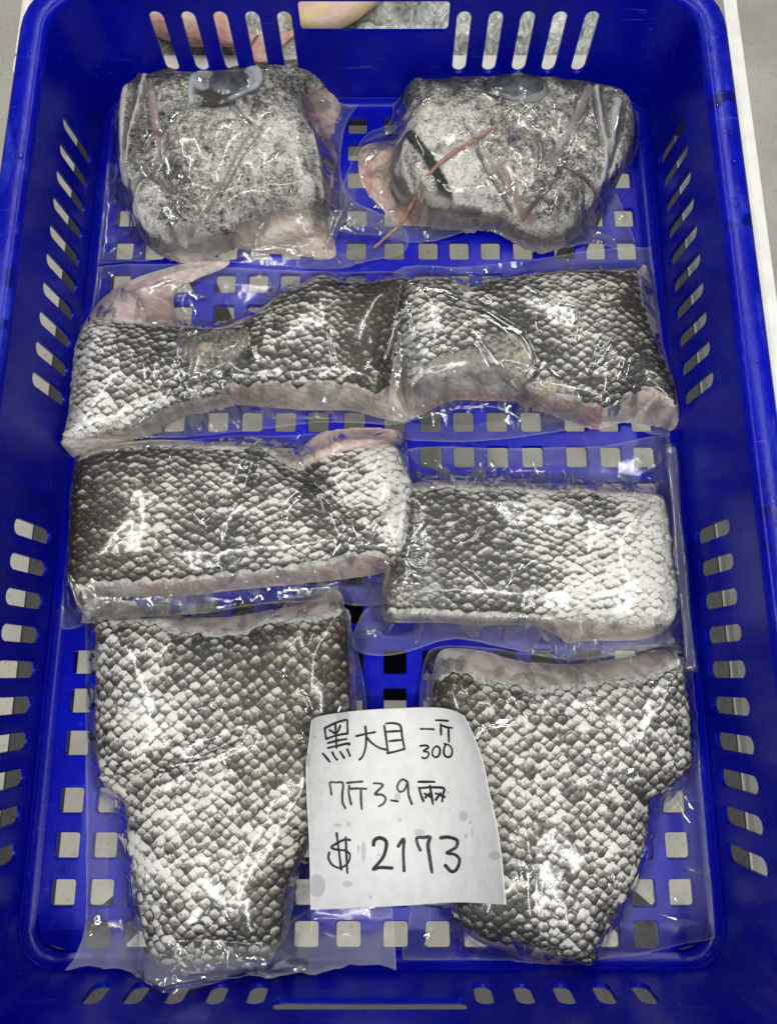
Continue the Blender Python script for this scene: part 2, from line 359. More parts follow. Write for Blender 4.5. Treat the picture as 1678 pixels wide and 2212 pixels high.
for sy in (-1, 1): part('bracket', box(20.25, 22.9, sy*27-1, sy*27+1, -2.8, -1.2), stand, BLACK)

# ------------------------------------------------------------------ blue crate
HW, HL, RC, WH, DRAFT = 18.0, 26.1, 2.0, 7.8, 0.52
crate = empty('plastic_crate', (0, 0, -0.4), 'blue plastic crate with slotted walls and square holes in its floor', 'crate')
co = np.array((0, 0, -0.4))
def per(s_, e):                             # point on side k: s_=(k,u), outward offset e
    k, u = s_
    if k == 0: return (HW+e, u)
    if k == 1: return (-u, HL+e)
    if k == 2: return (-HW-e, -u)
    return (u, -HL-e)
def wall_e(z): return DRAFT*max(0.0, z)/WH
class Acc:
    def __init__(s): s.V = []; s.F = []
    def v(s, p): s.V.append(tuple(p)); return len(s.V)-1
    def ring(s, A, B):
        n = len(A)
        for i in range(n): s.F.append([A[i], A[(i+1) % n], B[(i+1) % n], B[i]])
    def obj(s, name, parent, mat, org, sm=False):
        me = mesh_from(name, np.array(s.V)-np.asarray(org), s.F); return link(name, me, parent, mat, sm)
def holed_cell(A, rect, hole, mp, th, ch=0.07):
    """one wall or floor cell: outer rectangle, hole outline (rounded), chamfer, thickness; mp(u,v,depth)->xyz"""
    u0, u1, v0, v1 = rect; cu = sum(q[0] for q in hole)/len(hole); cv = sum(q[1] for q in hole)/len(hole)
    outer = []
    for hu, hv in hole:                     # cast hole points radially on to the rectangle
        du, dv = hu-cu, hv-cv
        k = min(((u1-cu)/du if du > 1e-9 else (u0-cu)/du if du < -1e-9 else 1e9), ((v1-cv)/dv if dv > 1e-9 else (v0-cv)/dv if dv < -1e-9 else 1e9))
        outer.append((cu+du*k, cv+dv*k))
    for c in ((u0, v0), (u1, v0), (u1, v1), (u0, v1)):
        j = min(range(len(outer)), key=lambda q: (outer[q][0]-c[0])**2+(outer[q][1]-c[1])**2); outer[j] = c
    big = []
    for hu, hv in hole:
        du, dv = hu-cu, hv-cv; L = math.hypot(du, dv); big.append((hu+du/L*ch, hv+dv/L*ch))
    ra = [A.v(mp(u, v, 0)) for u, v in outer]; rb = [A.v(mp(u, v, 0)) for u, v in big]
    rc = [A.v(mp(u, v, ch)) for u, v in hole]; rd = [A.v(mp(u, v, th-ch)) for u, v in hole]
    re = [A.v(mp(u, v, th)) for u, v in big]; rf = [A.v(mp(u, v, th)) for u, v in outer]
    for a, b in ((ra, rb), (rb, rc), (rc, rd), (rd, re), (re, rf)): A.ring(a, b)
def rrect(cu, cv, hu, hv, r, n=4):
    out = []
    for sx, sy, a0 in ((1, 1, 0), (-1, 1, 90), (-1, -1, 180), (1, -1, 270)):
        for k in range(n+1):
            a = math.radians(a0+90*k/n); out.append((cu+sx*(hu-r)+r*math.cos(a), cv+sy*(hv-r)+r*math.sin(a)))
    return out
# floor with its square holes
hx = [1.22, 3.4, 5.4, 7.42, 9.5, 12.15, 14.2, 16.2]; cols = [-x for x in hx[::-1]]+hx
rows = [-24.75, -22.75, -20.45, -18.2, -15.25, -13.0, -10.9, -8.1, -5.9, -3.7, -1.1, 1.15, 3.4, 5.6, 8.3, 10.5, 12.7, 15.05, 17.45, 20.3, 22.4, 24.5]
def bounds(c, lo, hi): return [lo]+[(a+b)/2 for a, b in zip(c, c[1:])]+[hi]
bx, by = bounds(cols, -17.45, 17.45), bounds(rows, -25.55, 25.55)
def on_floor(u, v, d):
    q = RC-0.45; cx_, cy_ = HW-0.55-q, HL-0.55-q
    if abs(u) > cx_ and abs(v) > cy_:
        du, dv = abs(u)-cx_, abs(v)-cy_; L = math.hypot(du, dv)
        if L > q: u, v = math.copysign(cx_+du*q/L, u), math.copysign(cy_+dv*q/L, v)
    return (u, v, -d)
A = Acc()
for i, cx_ in enumerate(cols):
    for j, cy_ in enumerate(rows):
        rect = (bx[i], bx[i+1], by[j], by[j+1])
        if i in (0, 15) and j in (0, len(rows)-1):
            a = [A.v(on_floor(u, v, 0)) for u, v in rrect((rect[0]+rect[1])/2, (rect[2]+rect[3])/2, (rect[1]-rect[0])/2, (rect[3]-rect[2])/2, 0.02, 2)]; A.F.append(a); continue
        holed_cell(A, rect, rrect(cx_, cy_, 0.62, 0.64, 0.14, 2), on_floor, 0.38)
A.obj('crate_floor', crate, BLUE, co)
# walls
side_slots = [s*(4.1+1.81*k) for k in range(10) for s in (-1, 1)]; end_slots = [s*(5.35+1.9*k) for k in range(5) for s in (-1, 1)]
def arc_corner(k, a, e):                    # corner after side k
    cx_, cy_ = ((HW-RC), (HL-RC), (-(HW-RC)), (-(HL-RC)))[0], HL-RC
    q = RC+e; ang = math.radians(90*k)+a
    sx, sy = ((1, 1), (-1, 1), (-1, -1), (1, -1))[k]
    return (sx*(HW-RC)+q*math.cos(ang), sy*(HL-RC)+q*math.sin(ang))
Z0, Z1, TH = 0.55, 7.35, 0.28
for k in range(4):
    half = (HL-RC) if k in (0, 2) else (HW-RC)
    A = Acc()
    def mp(u, v, d, k=k): x, y = per((k, u), wall_e(v)+d); return (x, y, v)
    slots = sorted(side_slots if k in (0, 2) else end_slots)
    zc_, hz_ = ((3.25, 1.75), (4.5, 2.0), (3.25, 1.75), (2.85, 0.98))[k]
    feats = [(s, 0.42, zc_, hz_) for s in slots]
    if k in (1, 3): feats.append((0.0, 4.45, 6.2, 0.95) if k == 1 else (0.0, 4.45, 3.85, 0.5)); feats.sort()
    edges = [-half]
    for a, b in zip(feats, feats[1:]): edges.append((a[0]+a[1]+b[0]-b[1])/2)
    edges.append(half)
    for (c, hw_, zc, hz), u0, u1 in zip(feats, edges, edges[1:]):
        r = 0.40 if hw_ < 1 else 0.3
        if abs(c) < 1e-6 or (u1-u0) < 3: holed_cell(A, (u0, u1, Z0, Z1), rrect(c, zc, hw_, hz, r), mp, TH)
        else:                               # wide cell: plain strips either side
            for q0, q1 in ((u0, max(u0, c-1.0)), (min(u1, c+1.0), u1)):
                if q1-q0 > 0.02:
                    for d in (0, TH): A.F.append([A.v(mp(q0, Z0, d)), A.v(mp(q1, Z0, d)), A.v(mp(q1, Z1, d)), A.v(mp(q0, Z1, d))])
            holed_cell(A, (max(u0, c-1.0), min(u1, c+1.0), Z0, Z1), rrect(c, zc, hw_, hz, r), mp, TH)
    A.obj('crate_wall', crate, BLUE, co)
    A = Acc(); n = 10                       # rounded corner
    for d in (0, TH):
        g = [[A.v((*arc_corner(k, math.pi/2*i/n, wall_e(z)+d), z)) for z in (Z0, 2, 4, Z1)] for i in range(n+1)]
        for i in range(n):
            for j in range(3): A.F.append([g[i][j], g[i+1][j], g[i+1][j+1], g[i][j+1]])
    A.obj('crate_corner', crate, BLUE, co, True)
def sweep(name, prof):
    A = Acc(); rings = []
    for e, z in prof:
        r = []
        for k in range(4):
            half = (HL-RC) if k in (0, 2) else (HW-RC)
            for q in range(9): r.append((*per((k, -half+2*half*q/8), e), z))
            for i in range(1, 8): r.append((*arc_corner(k, math.pi/2*i/8, e), z))
        rings.append([A.v(p) for p in r])
    for a, b in zip(rings, rings[1:]): A.ring(a, b)
    return A.obj(name, crate, BLUE, co, True)
sweep('base_fillet', [(-0.56, -0.005)]+[(-0.55+0.55*math.sin(a)+0.045*(a/1.57), 0.55-0.55*math.cos(a)) for a in np.linspace(0.05, 1.57, 6)]+[(0.33, 0.55), (0.30, -0.2), (-0.2, -0.38), (-0.56, -0.38)])
e1 = wall_e(Z1)
sweep('rim', [(e1, Z1), (e1+0.05, 7.55), (e1+0.15, 7.7), (e1+0.35, 7.8), (e1+1.25, 7.84), (e1+1.47, 7.75), (e1+1.55, 7.5), (e1+1.58, 6.3), (e1+1.45, 6.25), (e1+1.38, 7.4), (e1+0.5, 7.45), (e1+TH, Z1)])

# ------------------------------------------------------------------ fish portions
G = np.zeros_like(MX)                       # running top surface of all bags
ed = np.minimum(HW-np.abs(MX), HL-np.abs(MY)); G = np.where(ed < 0.55, 0.55-np.sqrt(np.maximum(0.0, 0.3025-(0.55-np.maximum(ed, 0))**2)), 0.0)+np.where(ed < 0, 3*(-ed), 0)

def make_scale_mesh(seed):
    r = np.random.default_rng(seed); V, UV, F = [], [], []
    ys = [0.66, 0.36, 0.06, -0.20, -0.40, -0.54]; ws = [0.20, 0.40, 0.57, 0.44, 0.22, 0.04]
    for y, w in zip(ys, ws):
        for q in (-1, -0.5, 0, 0.5, 1):
            jx, jy = r.normal(0, 0.022), r.normal(0, 0.022)
            x = q*w*(1+r.normal(0, 0.05)); yy = y+jy-(0.06*(1-q*q) if y < 0 else 0)
            z = 0.13*(1-q*q)*math.cos(min(1.4, abs(y+0.05)*2.2))-0.035*abs(q)+0.17*(0.30-y)-(0.30 if y > 0.7 else 0.08 if y > 0.4 else 0)-(0.07 if y < -0.5 else 0)
            V.append((x+jx, yy, z)); UV.append((x+0.5, yy+0.5))
    for i in range(len(ys)-1):
        for k in range(4): F.append([i*5+k, (i+1)*5+k, (i+1)*5+k+1, i*5+k+1])
    return np.array(V), np.array(UV), F
SCALES = [make_scale_mesh(s) for s in range(6)]
def scale_bpy(i):
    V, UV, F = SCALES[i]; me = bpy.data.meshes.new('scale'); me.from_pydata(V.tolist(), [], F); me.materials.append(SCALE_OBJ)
    uv = me.uv_layers.new(name='UVMap'); li = np.zeros(len(me.loops), int); me.loops.foreach_get('vertex_index', li); uv.data.foreach_set('uv', UV[li].astype(np.float32).ravel())
    me.polygons.foreach_set('use_smooth', np.ones(len(me.polygons), bool)); return me
SCALE_ME = [scale_bpy(i) for i in range(6)]

def idw(ctrl, x, y):                        # (world x, y, values...) control points
    c = np.asarray(ctrl, float); d = (np.asarray(x)[..., None]-c[:, 0])**2+(np.asarray(y)[..., None]-c[:, 1])**2+0.15
    w = 1/d**1.6; w /= w.sum(-1, keepdims=True); return [(w*c[:, k]).sum(-1) for k in range(2, c.shape[1])]

def add_folds(root, org, K, FH, FD, D, zf): # sharp pinched creases of the plastic, standing up as thin ridges
    r = np.random.default_rng(D['seed']+500); V, F = [], []; paths = []
    seg = np.roll(K, -1, 0)-K; L = np.hypot(seg[:, 0], seg[:, 1]); cum = np.cumsum(L)
    c0, c1 = K.min(0)-2.0, K.max(0)+2.0
    for k in range(70):                     # puckers running off the fish
        i = min(int(np.searchsorted(cum, r.random()*cum[-1])), len(K)-1); t = seg[i]/(L[i]+1e-9); nrm = np.array((t[1], -t[0]))
        if inside(K, np.array([K[i][0]+nrm[0]*.3]), np.array([K[i][1]+nrm[1]*.3]))[0]: nrm = -nrm
        dr = nrm+t*r.normal(0, .6); dr /= np.linalg.norm(dr); ln = r.uniform(.5, 2.8); st0 = K[i]-dr*r.uniform(-.1, .5); bend = r.normal(0, .3)
        u = np.linspace(0, 1, 11)[:, None]; side = np.array((-dr[1], dr[0])); paths.append((st0+dr*ln*u+side*bend*ln*u*u, r.uniform(.12, .34)))
    for k in range(60):                     # loose crinkles anywhere, mostly on the free margins
        p = c0+(c1-c0)*r.random(2)
        if inside(K, p[:1], p[1:])[0] and r.random() < (.45 if D.get('head') else .80): continue
        a = r.uniform(0, 6.3); ln = r.uniform(.6, 2.4); u = np.linspace(-.5, .5, 11)[:, None]; dr = np.array((math.cos(a), math.sin(a))); side = np.array((-dr[1], dr[0]))
        paths.append((p+dr*ln*u+side*r.normal(0, .6)*ln*u*u, r.uniform(.10, .28)))
    for pts, wd, ht in D.get('crease', ()): paths.append((smooth(U(pts, zf), 6, False), .12+.5*ht))
    for w, wd in paths:
        ok = sample(FD, w[:, 0], w[:, 1]) > .25
        if ok.sum() < 5: continue
        w = w[ok]; n = len(w); t = np.gradient(w, axis=0); t /= np.linalg.norm(t, axis=1, keepdims=True)+1e-9; sd = np.stack([-t[:, 1], t[:, 0]], 1)
        env = np.sin(np.linspace(.08, math.pi-.08, n))*wd*(1+.25*r.normal(0, 1, n).clip(-1, 1)); sk = r.normal(0, .3); b0 = len(V)
        for q in (-1, -.6, -.25, 0, .25, .6, 1):
            pq = w+sd*(q*env)[:, None]; z = sample(FH, pq[:, 0], pq[:, 1])+.006+.34*env*(math.cos(q*math.pi/2)**1.5+sk*q*(1-abs(q)))
            V += list(np.column_stack([pq, z]))
        for j in range(6):
            for i in range(n-1): F.append([b0+j*n+i, b0+j*n+i+1, b0+(j+1)*n+i+1, b0+(j+1)*n+i])
    if not V: return
    me = mesh_from('film_folds', np.array(V)-org, F); a = me.color_attributes.new('film', 'FLOAT_COLOR', 'POINT')
    a.data.foreach_set('color', np.tile(np.array([0, 0.045, 1, 1], np.float32), len(me.vertices))); link('film_folds', me, root, FILM)['kind'] = 'stuff'

def build_pack(D):
    zf = D['edge']+0.6*D['dome']; T = D.get('T', lambda p: p)
    K = smooth(np.vstack([U([p], D['skinz'](p[1]) if 'skinz' in D else D['edge']) for p in D['skin']]), 5); Bp = smooth(U(D['base'], 0.3), 5)
    bag = smooth(U(D['bag'], 0.4), 5); bag[:, 0] = np.clip(bag[:, 0], -17.75, 17.75); bag[:, 1] = np.clip(bag[:, 1], -25.9, 25.9)
    org = np.array((*K.mean(0), 0.0))
    root = empty('vacuum_packed_fish', org, D['label'], D['cat'], D.get('group'))
    # --- body height field
    W = window(np.vstack([K, Bp]), 0.5); X, Y = MX[W], MY[W]
    dK, aK = sdf(K, X, Y); dB, _ = sdf(Bp, X, Y)
    dK = dK+(0.10*fbm(X*2.2, Y*2.2, 5)+0.16*fbm(X*5, Y*5, 6))*D.get('ragged', 1.0)
    dB = np.maximum(dB, dK+0.22)
    inn = D['edge']+D['dome']*(1-np.exp(-np.maximum(dK, 0)/D.get('round', 1.6)))
    outp = D['edge']*(np.maximum(dB, 0)/(np.maximum(dB, 0)+np.maximum(-dK, 0)+1e-6))**D.get('slope', 0.85)
    H = np.where(dK > 0, inn, outp); sk = np.zeros(X.shape)
    H = H+0.12*fbm(X*0.45, Y*0.45, D['seed'])*sst(0, 1.5, dB)+0.03*fbm(X*2, Y*2, D['seed']+3)*sst(0, .5, dB)
    if D.get('lump'): H = H+sst(0, 1.0, dK)*(0.55*fbm(X*.42, Y*.42, D['seed']+4)+0.16*(ridged(X*.55+fbm(X*.5, Y*.5, 2), Y*.55, D['seed']+5)**3)+0.05*fbm(X*3, Y*3, 1))
    paint = np.zeros(X.shape+(4,)); fpaint = np.zeros(X.shape+(4,))
    def put(arr, w, rgb):
        w = w[..., None]; a = arr[..., 3:]; 
        arr[..., :3] = np.where(a < 1e-4, np.asarray(rgb), arr[..., :3]*(1-w)+np.asarray(rgb)*w); arr[..., 3:] = np.maximum(a*(1-w)+w, 0)
    noscale = np.zeros(X.shape)
    if D.get('head'): fpaint[..., :3] = (.26, .245, .225); fpaint[..., 3] = 1
    rim = np.exp(-((dK+0.08)/0.13)**2)*(0 if D.get('head') else 1); put(fpaint, sst(0.3, 0.7, rim), (0.76, 0.73, 0.69))
    gxk, gyk = np.gradient(dK, RES); gl = np.hypot(gxk, gyk)+1e-6
    for it in range(6):
        for arr in (gxk, gyk): q = np.pad(arr, 1, 'edge'); arr[:] = (q[2:, 1:-1]+q[:-2, 1:-1]+q[1:-1, 2:]+q[1:-1, :-2])/4
    rd = D.get('rimdir', '+'); ny = -gyk/(np.hypot(gxk, gyk)+1e-6); ny = np.abs(ny) if rd == '+-' else -ny if rd == '-' else ny
    rimsel = sst(.45, .8, ny)*D.get('rimw', 0.0); put(paint, rimsel*sst(0.40, 0.28, dK+0.12*fbm(X*2.5, Y*2.5, 77)), (0.76, 0.745, 0.715))
    for f in D.get('feat', ()):
        kind = f[0]; pts = U([T(p) for p in f[1]], f[-1].get('z', zf) if isinstance(f[-1], dict) else zf); o = f[-1] if isinstance(f[-1], dict) else {}
        if kind == 'line':
            d, arc = seg_dist(smooth(pts, 5, False), X, Y, False); w = np.exp(-(d/f[2])**2*1.2)
            H = H+w*f[3]*((0.9 if f[3] > 0 else 2.0) if D.get('head') else 1.0)*(dB > 0)
        elif kind == 'poly':
            d, _ = sdf(smooth(pts, 4), X, Y); w = sst(-f[2], f[2], d); H = H+w*f[3]*(dB > 0)
        elif kind == 'blob':
            r = U([T((f[1][0][0]+f[2][0], f[1][0][1])), T((f[1][0][0], f[1][0][1]+f[2][1]))], zf); c = pts[0]
            rx, ry = abs(r[0][0]-c[0]), abs(r[1][1]-c[1]); q = ((X-c[0])/rx)**2+((Y-c[1])/ry)**2
            w = sst(1.25, 0.75, q); H = H+f[3]*np.maximum(0, 1-q)**0.7*(dB > 0)
        if f[4] is not None: put(paint, w*o.get('a', 1.0), f[4]); put(fpaint, w*o.get('a', 1.0), f[4])
        if o.get('noscale'): noscale = np.maximum(noscale, w)
    H = np.where(dB > 0, H, 0.03); H0 = H
    ctrl = [(*U([T(c[:2])], zf)[0], *c[2:]) for c in D['pig']]
    pig, brn = idw(ctrl, X, Y); brn = brn*0.7; pig = pig if D.get('head') else 0.5+(pig-0.48)*1.2
    if D.get('head'): pig = pig+0.03-0.20*sst(1.1, 0.1, dK)*sst(org[1]+1.5, org[1]-2.0, Y)  # lower edges painted paler: pale chin, and to offset shade on steep sides
    pig = np.clip(pig+D.get('pvar', 0.30)*fbm(X*0.8, Y*0.8, D['seed']+9), 0, 1)
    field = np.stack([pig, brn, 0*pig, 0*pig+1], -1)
    c4 = lambda a: (a[:-1, :-1]+a[1:, :-1]+a[1:, 1:]+a[:-1, 1:])/4
    mx4 = lambda a: np.maximum(np.maximum(a[:-1, :-1], a[1:, :-1]), np.maximum(a[1:, 1:], a[:-1, 1:]))
    link('flesh', grid_mesh('flesh', *snapped(X, Y, H, dB, 0.2), mx4(dB) > 0, org, {'paint': fpaint}), root, FLESH)
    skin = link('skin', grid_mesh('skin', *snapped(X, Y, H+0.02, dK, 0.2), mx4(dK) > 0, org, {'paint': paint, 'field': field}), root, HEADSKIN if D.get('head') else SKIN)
    HF = np.zeros_like(MX); HF[W] = H; DK = np.full_like(MX, -9.0); DK[W] = dK; NS = np.ones_like(MX); NS[W] = noscale; RS = np.zeros_like(MX); RS[W] = rimsel
    PG = np.zeros_like(MX); PG[W] = pig; BR = np.zeros_like(MX); BR[W] = brn
    top = HF.copy()
    # --- scales
    if not D.get('head'):
        sw, sl = D['scale']; ang = math.radians(D.get('dir', 0)); R = np.array(((math.cos(ang), -math.sin(ang)), (math.sin(ang), math.cos(ang))))
        c = K.mean(0); n = int(16/sl); nw = int(16/sw)+1; L = []; r = np.random.default_rng(D['seed'])
        jj, ii = np.meshgrid(np.arange(-n, n), np.arange(-nw, nw), indexing='ij')
        q = np.stack([((ii+0.5*(jj & 1))*sw).ravel(), (jj*sl).ravel()], 1)@R.T+c
        q = q[(np.abs(q[:, 0]) < 18) & (sample(DK, q[:, 0], q[:, 1]) > -1.5)]
        L = q+1.7*np.stack([0.55*fbm(q[:, 0]*0.3, q[:, 1]*0.3, D['seed']+20), 0.9*fbm(q[:, 0]*0.28, q[:, 1]*0.28, D['seed']+30)], 1)+r.normal(0, 0.045, q.shape)
        L = np.array(L); ok = (sample(DK, L[:, 0], L[:, 1]) > 0.14+0.25*sample(RS, L[:, 0], L[:, 1])) & (sample(NS, L[:, 0], L[:, 1]) < 0.45); L = L[ok]
        e = 0.25; z = sample(HF, L[:, 0], L[:, 1])
        gx = (sample(HF, L[:, 0]+e, L[:, 1])-sample(HF, L[:, 0]-e, L[:, 1]))/(2*e); gy = (sample(HF, L[:, 0], L[:, 1]+e)-sample(HF, L[:, 0], L[:, 1]-e))/(2*e)
        pg = sample(PG, L[:, 0], L[:, 1]); br = sample(BR, L[:, 0], L[:, 1])
        sizes = np.clip(1.0+0.55*fbm(L[:, 0]*0.35, L[:, 1]*0.35, D['seed']+40)+r.normal(0, 0.12, len(L)), 0.70, 1.4)
        turn = 0.5*fbm(L[:, 0]*0.25, L[:, 1]*0.25, D['seed']+50)
        dist = np.hypot(L[:, 0]-CAMX, L[:, 1]-CAMY); order = np.argsort(-(sizes/np.sqrt(dist**2+CAMZ**2)))
        VV, UU, FF, CC = [], [], [], []; base = 0
        for k, i in enumerate(order):
            nrm = Vector((-gx[i], -gy[i], 1)).normalized(); a = ang+r.normal(0, 0.10)+float(turn[i])
            xd = Vector((math.cos(a), math.sin(a), 0)); yd = nrm.cross(xd).normalized(); xd = yd.cross(nrm)
            s = sizes[i]; M = Matrix((xd*sw*0.98*s, yd*sl*1.95*s, nrm*0.25*D.get('puff', 1.0)*s)).transposed().to_4x4()
            M.translation = Vector((L[i, 0]-org[0], L[i, 1]-org[1], z[i]+0.03))
            colr = (float(np.clip(pg[i]+r.normal(0, D.get('pj', 0.13)), 0, 1)), float(np.clip(br[i]+r.normal(0, 0.12), 0, 1)), float(r.random()), 1)
            v = int(r.integers(6))
            if k < 300:
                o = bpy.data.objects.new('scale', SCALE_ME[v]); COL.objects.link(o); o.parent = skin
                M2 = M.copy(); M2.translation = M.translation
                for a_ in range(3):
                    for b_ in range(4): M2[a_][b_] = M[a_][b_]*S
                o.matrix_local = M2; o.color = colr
            else:
                V, UV, F = SCALES[v]; P = np.array(M.to_3x3())@V.T; VV.append(P.T+np.array(M.translation)); UU.append(UV); FF += [[q+base for q in f] for f in F]; CC += [colr]*len(V); base += len(V)
        if VV:
            me = mesh_from('scale_patch', np.vstack(VV), FF); UVs = np.vstack(UU); uv = me.uv_layers.new(name='UVMap')
            li = np.zeros(len(me.loops), int); me.loops.foreach_get('vertex_index', li); uv.data.foreach_set('uv', UVs[li].astype(np.float32).ravel())
            ca = me.color_attributes.new('scale_data', 'FLOAT_COLOR', 'POINT'); ca.data.foreach_set('color', np.array(CC, np.float32).ravel())
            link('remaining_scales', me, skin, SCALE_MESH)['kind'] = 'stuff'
        top = np.where(DK > 0, top+0.13, top)
    for ex in D.get('extra', ()): top = np.maximum(top, ex(root, org, HF, T, zf))
    # --- plastic film
    Wb = window(bag, 0.6); X, Y = MX[Wb], MY[Wb]; d, arc = sdf(bag, X, Y); d = d+0.10*fbm(X*0.9, Y*0.9, D['seed']+60)
    g0 = G[Wb]+0.05; tp = top[Wb]; 
    for it in range(8):
        q = np.pad(tp, 1, 'edge'); tp = np.where(tp > 0.04, np.maximum(tp-0.03, 0.5*tp+0.125*(q[2:, 1:-1]+q[:-2, 1:-1]+q[1:-1, 2:]+q[1:-1, :-2])), tp)
    O = np.maximum(g0+0.05, np.where(tp > 0.04, tp+0.05, 0)); h = O.copy(); m = d > 0.1
    for it in range(220):
        hp = np.pad(h, 1, 'edge'); av = (hp[2:, 1:-1]+hp[:-2, 1:-1]+hp[1:-1, 2:]+hp[1:-1, :-2])/4
        h = np.where(m, np.maximum(O, av-D.get('pull', 0.0035)), O)
    hp = h
    for it in range(14):
        q = np.pad(hp, 1, 'edge'); hp = 0.5*hp+0.125*(q[2:, 1:-1]+q[:-2, 1:-1]+q[1:-1, 2:]+q[1:-1, :-2])
    h = np.maximum(np.where(tp > .04, hp+0.04, hp), top[Wb]+0.01)
    dBody, aBody = sdf(K, X, Y); fr = sst(0.05, 0.5, h-np.maximum(tp, 0))*sst(0.3, -0.2, dBody)
    wr = ridged(aBody*0.75, dBody*0.22, D['seed']+70)**5*0.30+ridged(aBody*1.9, dBody*0.5, D['seed']+71)**4*0.09
    wr = wr*sst(-4.5, -0.2, dBody)
    fl = 0.34*np.maximum(0, fbm(arc*0.35, d*0.15, D['seed']+72)+0.08)*sst(1.6, 0.1, d)
    cre = (ridged(X*0.32+0.6*fbm(X*.3, Y*.3, 3), Y*0.32, D['seed']+73)**14+ridged(X*0.55, Y*0.55+0.8*fbm(X*.4, Y*.4, 8), D['seed']+74)**16)*0.10
    h = h+fr*wr+fl+cre*(0.04+0.96*fr)+0.05*fbm(X*1.3, Y*1.3, D['seed']+75)*fr+0.05*fbm(X*0.42, Y*0.42, D['seed']+78, 3)+fr*0.045*ridged(X*1.1+fbm(X*.8, Y*.8, 12)*1.5, Y*1.1, D['seed']+79)**3+0.012*fbm(X*3.2, Y*3.2, D['seed']+80, 2)*(1-fr)
    for pts, wd, ht in D.get('crease', ()):
        dd, _ = seg_dist(smooth(U(pts, zf), 5, False), X, Y, False); h = h+0.65*ht*np.exp(-(dd/max(0.09, wd*.8))**2); fr = np.maximum(fr, np.exp(-(dd/0.22)**2))
    if D.get('flap'): h = h+2.3*(np.maximum(0, -24.0-Y)/1.9)**1.5*np.clip(0.62+1.9*fbm(X*.33, Y*0, 44), .15, 1.3)
    h = np.maximum(h, g0+0.04)
    seal = sst(1.25, 1.05, d)*sst(0.02, 0.12, d)*sst(-0.04, 0.04, fbm(arc*0.16, arc*0+3.3, D['seed']+76)+0.10)*sst(0, -0.3, dBody)
    haze = D.get('haze', 0.006)+0.008*sst(0.1, -0.3, dBody)+0.02*seal+0.10*np.maximum(0, fbm(X*0.6, Y*0.6, D['seed']+77))*sst(0.1, -0.3, dBody)
    edge = sst(0.22, 0.12, d); haze = haze+0.09*edge+(0.16*sst(-24.0, -25.0, Y) if D.get('flap') else 0)
    fc = np.stack([seal, haze, fr, 0*fr+1], -1)
    keep = mx4(d-0.1) > 0; XS, YS, HS = snapped(X, Y, h, d-0.1, 0.2)
    link('film', grid_mesh('film', XS, YS, HS, keep, org, {'film': fc}), root, FILM)
    FH = np.zeros_like(MX); FH[Wb] = h; FD = np.full_like(MX, -9.0); FD[Wb] = d
    add_folds(root, org, K, FH, FD, D, zf)
    G[Wb] = np.where(d > 0.0, np.maximum(G[Wb], h), G[Wb])
    return root

def tube_on(name, mat, pts, rad, flat=0.7, lift=0.0):
    def f(root, org, HF, T, zf):
        w = U([T(p) for p in pts], zf); w = smooth(w, 6, False); z = sample(HF, w[:, 0], w[:, 1]); 
        z = np.convolve(np.pad(z, 3, 'edge'), np.ones(7)/7, 'valid')+lift
        n = len(w); rr = np.interp(np.linspace(0, 1, n), np.linspace(0, 1, len(rad)), rad)
        V, F = tube(np.column_stack([w, np.maximum(z, 0.3)+rr*0.3]), rr, 10, flat)
        link(name, mesh_from(name, np.array(V)-org, F), root, mat)
        d, _ = seg_dist(w, MX, MY, False); r0 = max(rad)
        zz = sample(HF, MX, MY); return np.where(d < r0*1.2, zz+r0*1.1, 0)
    return f
def eye_on(c, rx, ry, ht, nm='eye', mat=None):
    def f(root, org, HF, T, zf):
        p = U([T(c), T((c[0]+rx, c[1])), T((c[0], c[1]+ry))], zf); ax = abs(p[1][0]-p[0][0]); ay = abs(p[2][1]-p[0][1]); V, F = [], []
        n, m = 28, 7
        z0 = float(sample(HF, p[0][0], p[0][1]))
        for j in range(m+1):
            t = j/m; rr = math.sin(t*math.pi/2*1.0)
            for k in range(n):
                a = 2*math.pi*k/n; x = p[0][0]+ax*rr*math.cos(a); y = p[0][1]+ay*rr*math.sin(a)
                zz = float(sample(HF, x, y)); V.append((x, y, zz*0.6+z0*0.4+ht*math.cos(t*math.pi/2)-0.12*t))
        for j in range(m):
            for k in range(n): F.append([j*n+k, (j+1)*n+k, (j+1)*n+(k+1) % n, j*n+(k+1) % n])
        link(nm, mesh_from(nm, np.array(V)-org, F), root, mat or EYE)
        q = ((MX-p[0][0])/ax)**2+((MY-p[0][1])/ay)**2
        return np.where(q < 1, HF+ht*1.05, 0)
    return f

Z3 = lambda p: (240.3+p[0]*.31822, 120.1+p[1]*.31822)
Z4 = lambda p: (747.6+p[0]*.39775, 146.8+p[1]*.39775)
C3 = lambda p: (p[0]*.549, 520.7+p[1]*.549)
C4 = lambda p: (801+p[0]*.5227, 520.7+p[1]*.5227)
C5 = lambda p: (p[0]*.549, 921.2+p[1]*.549)
C6 = lambda p: (801+p[0]*.5227, 968+p[1]*.5227)
PALE, PINK, LILAC, DARK, OLIVE = (.62, .60, .57), (.60, .40, .38), (.60, .585, .62), (.035, .032, .03), (.10, .09, .055)
PACKS = []
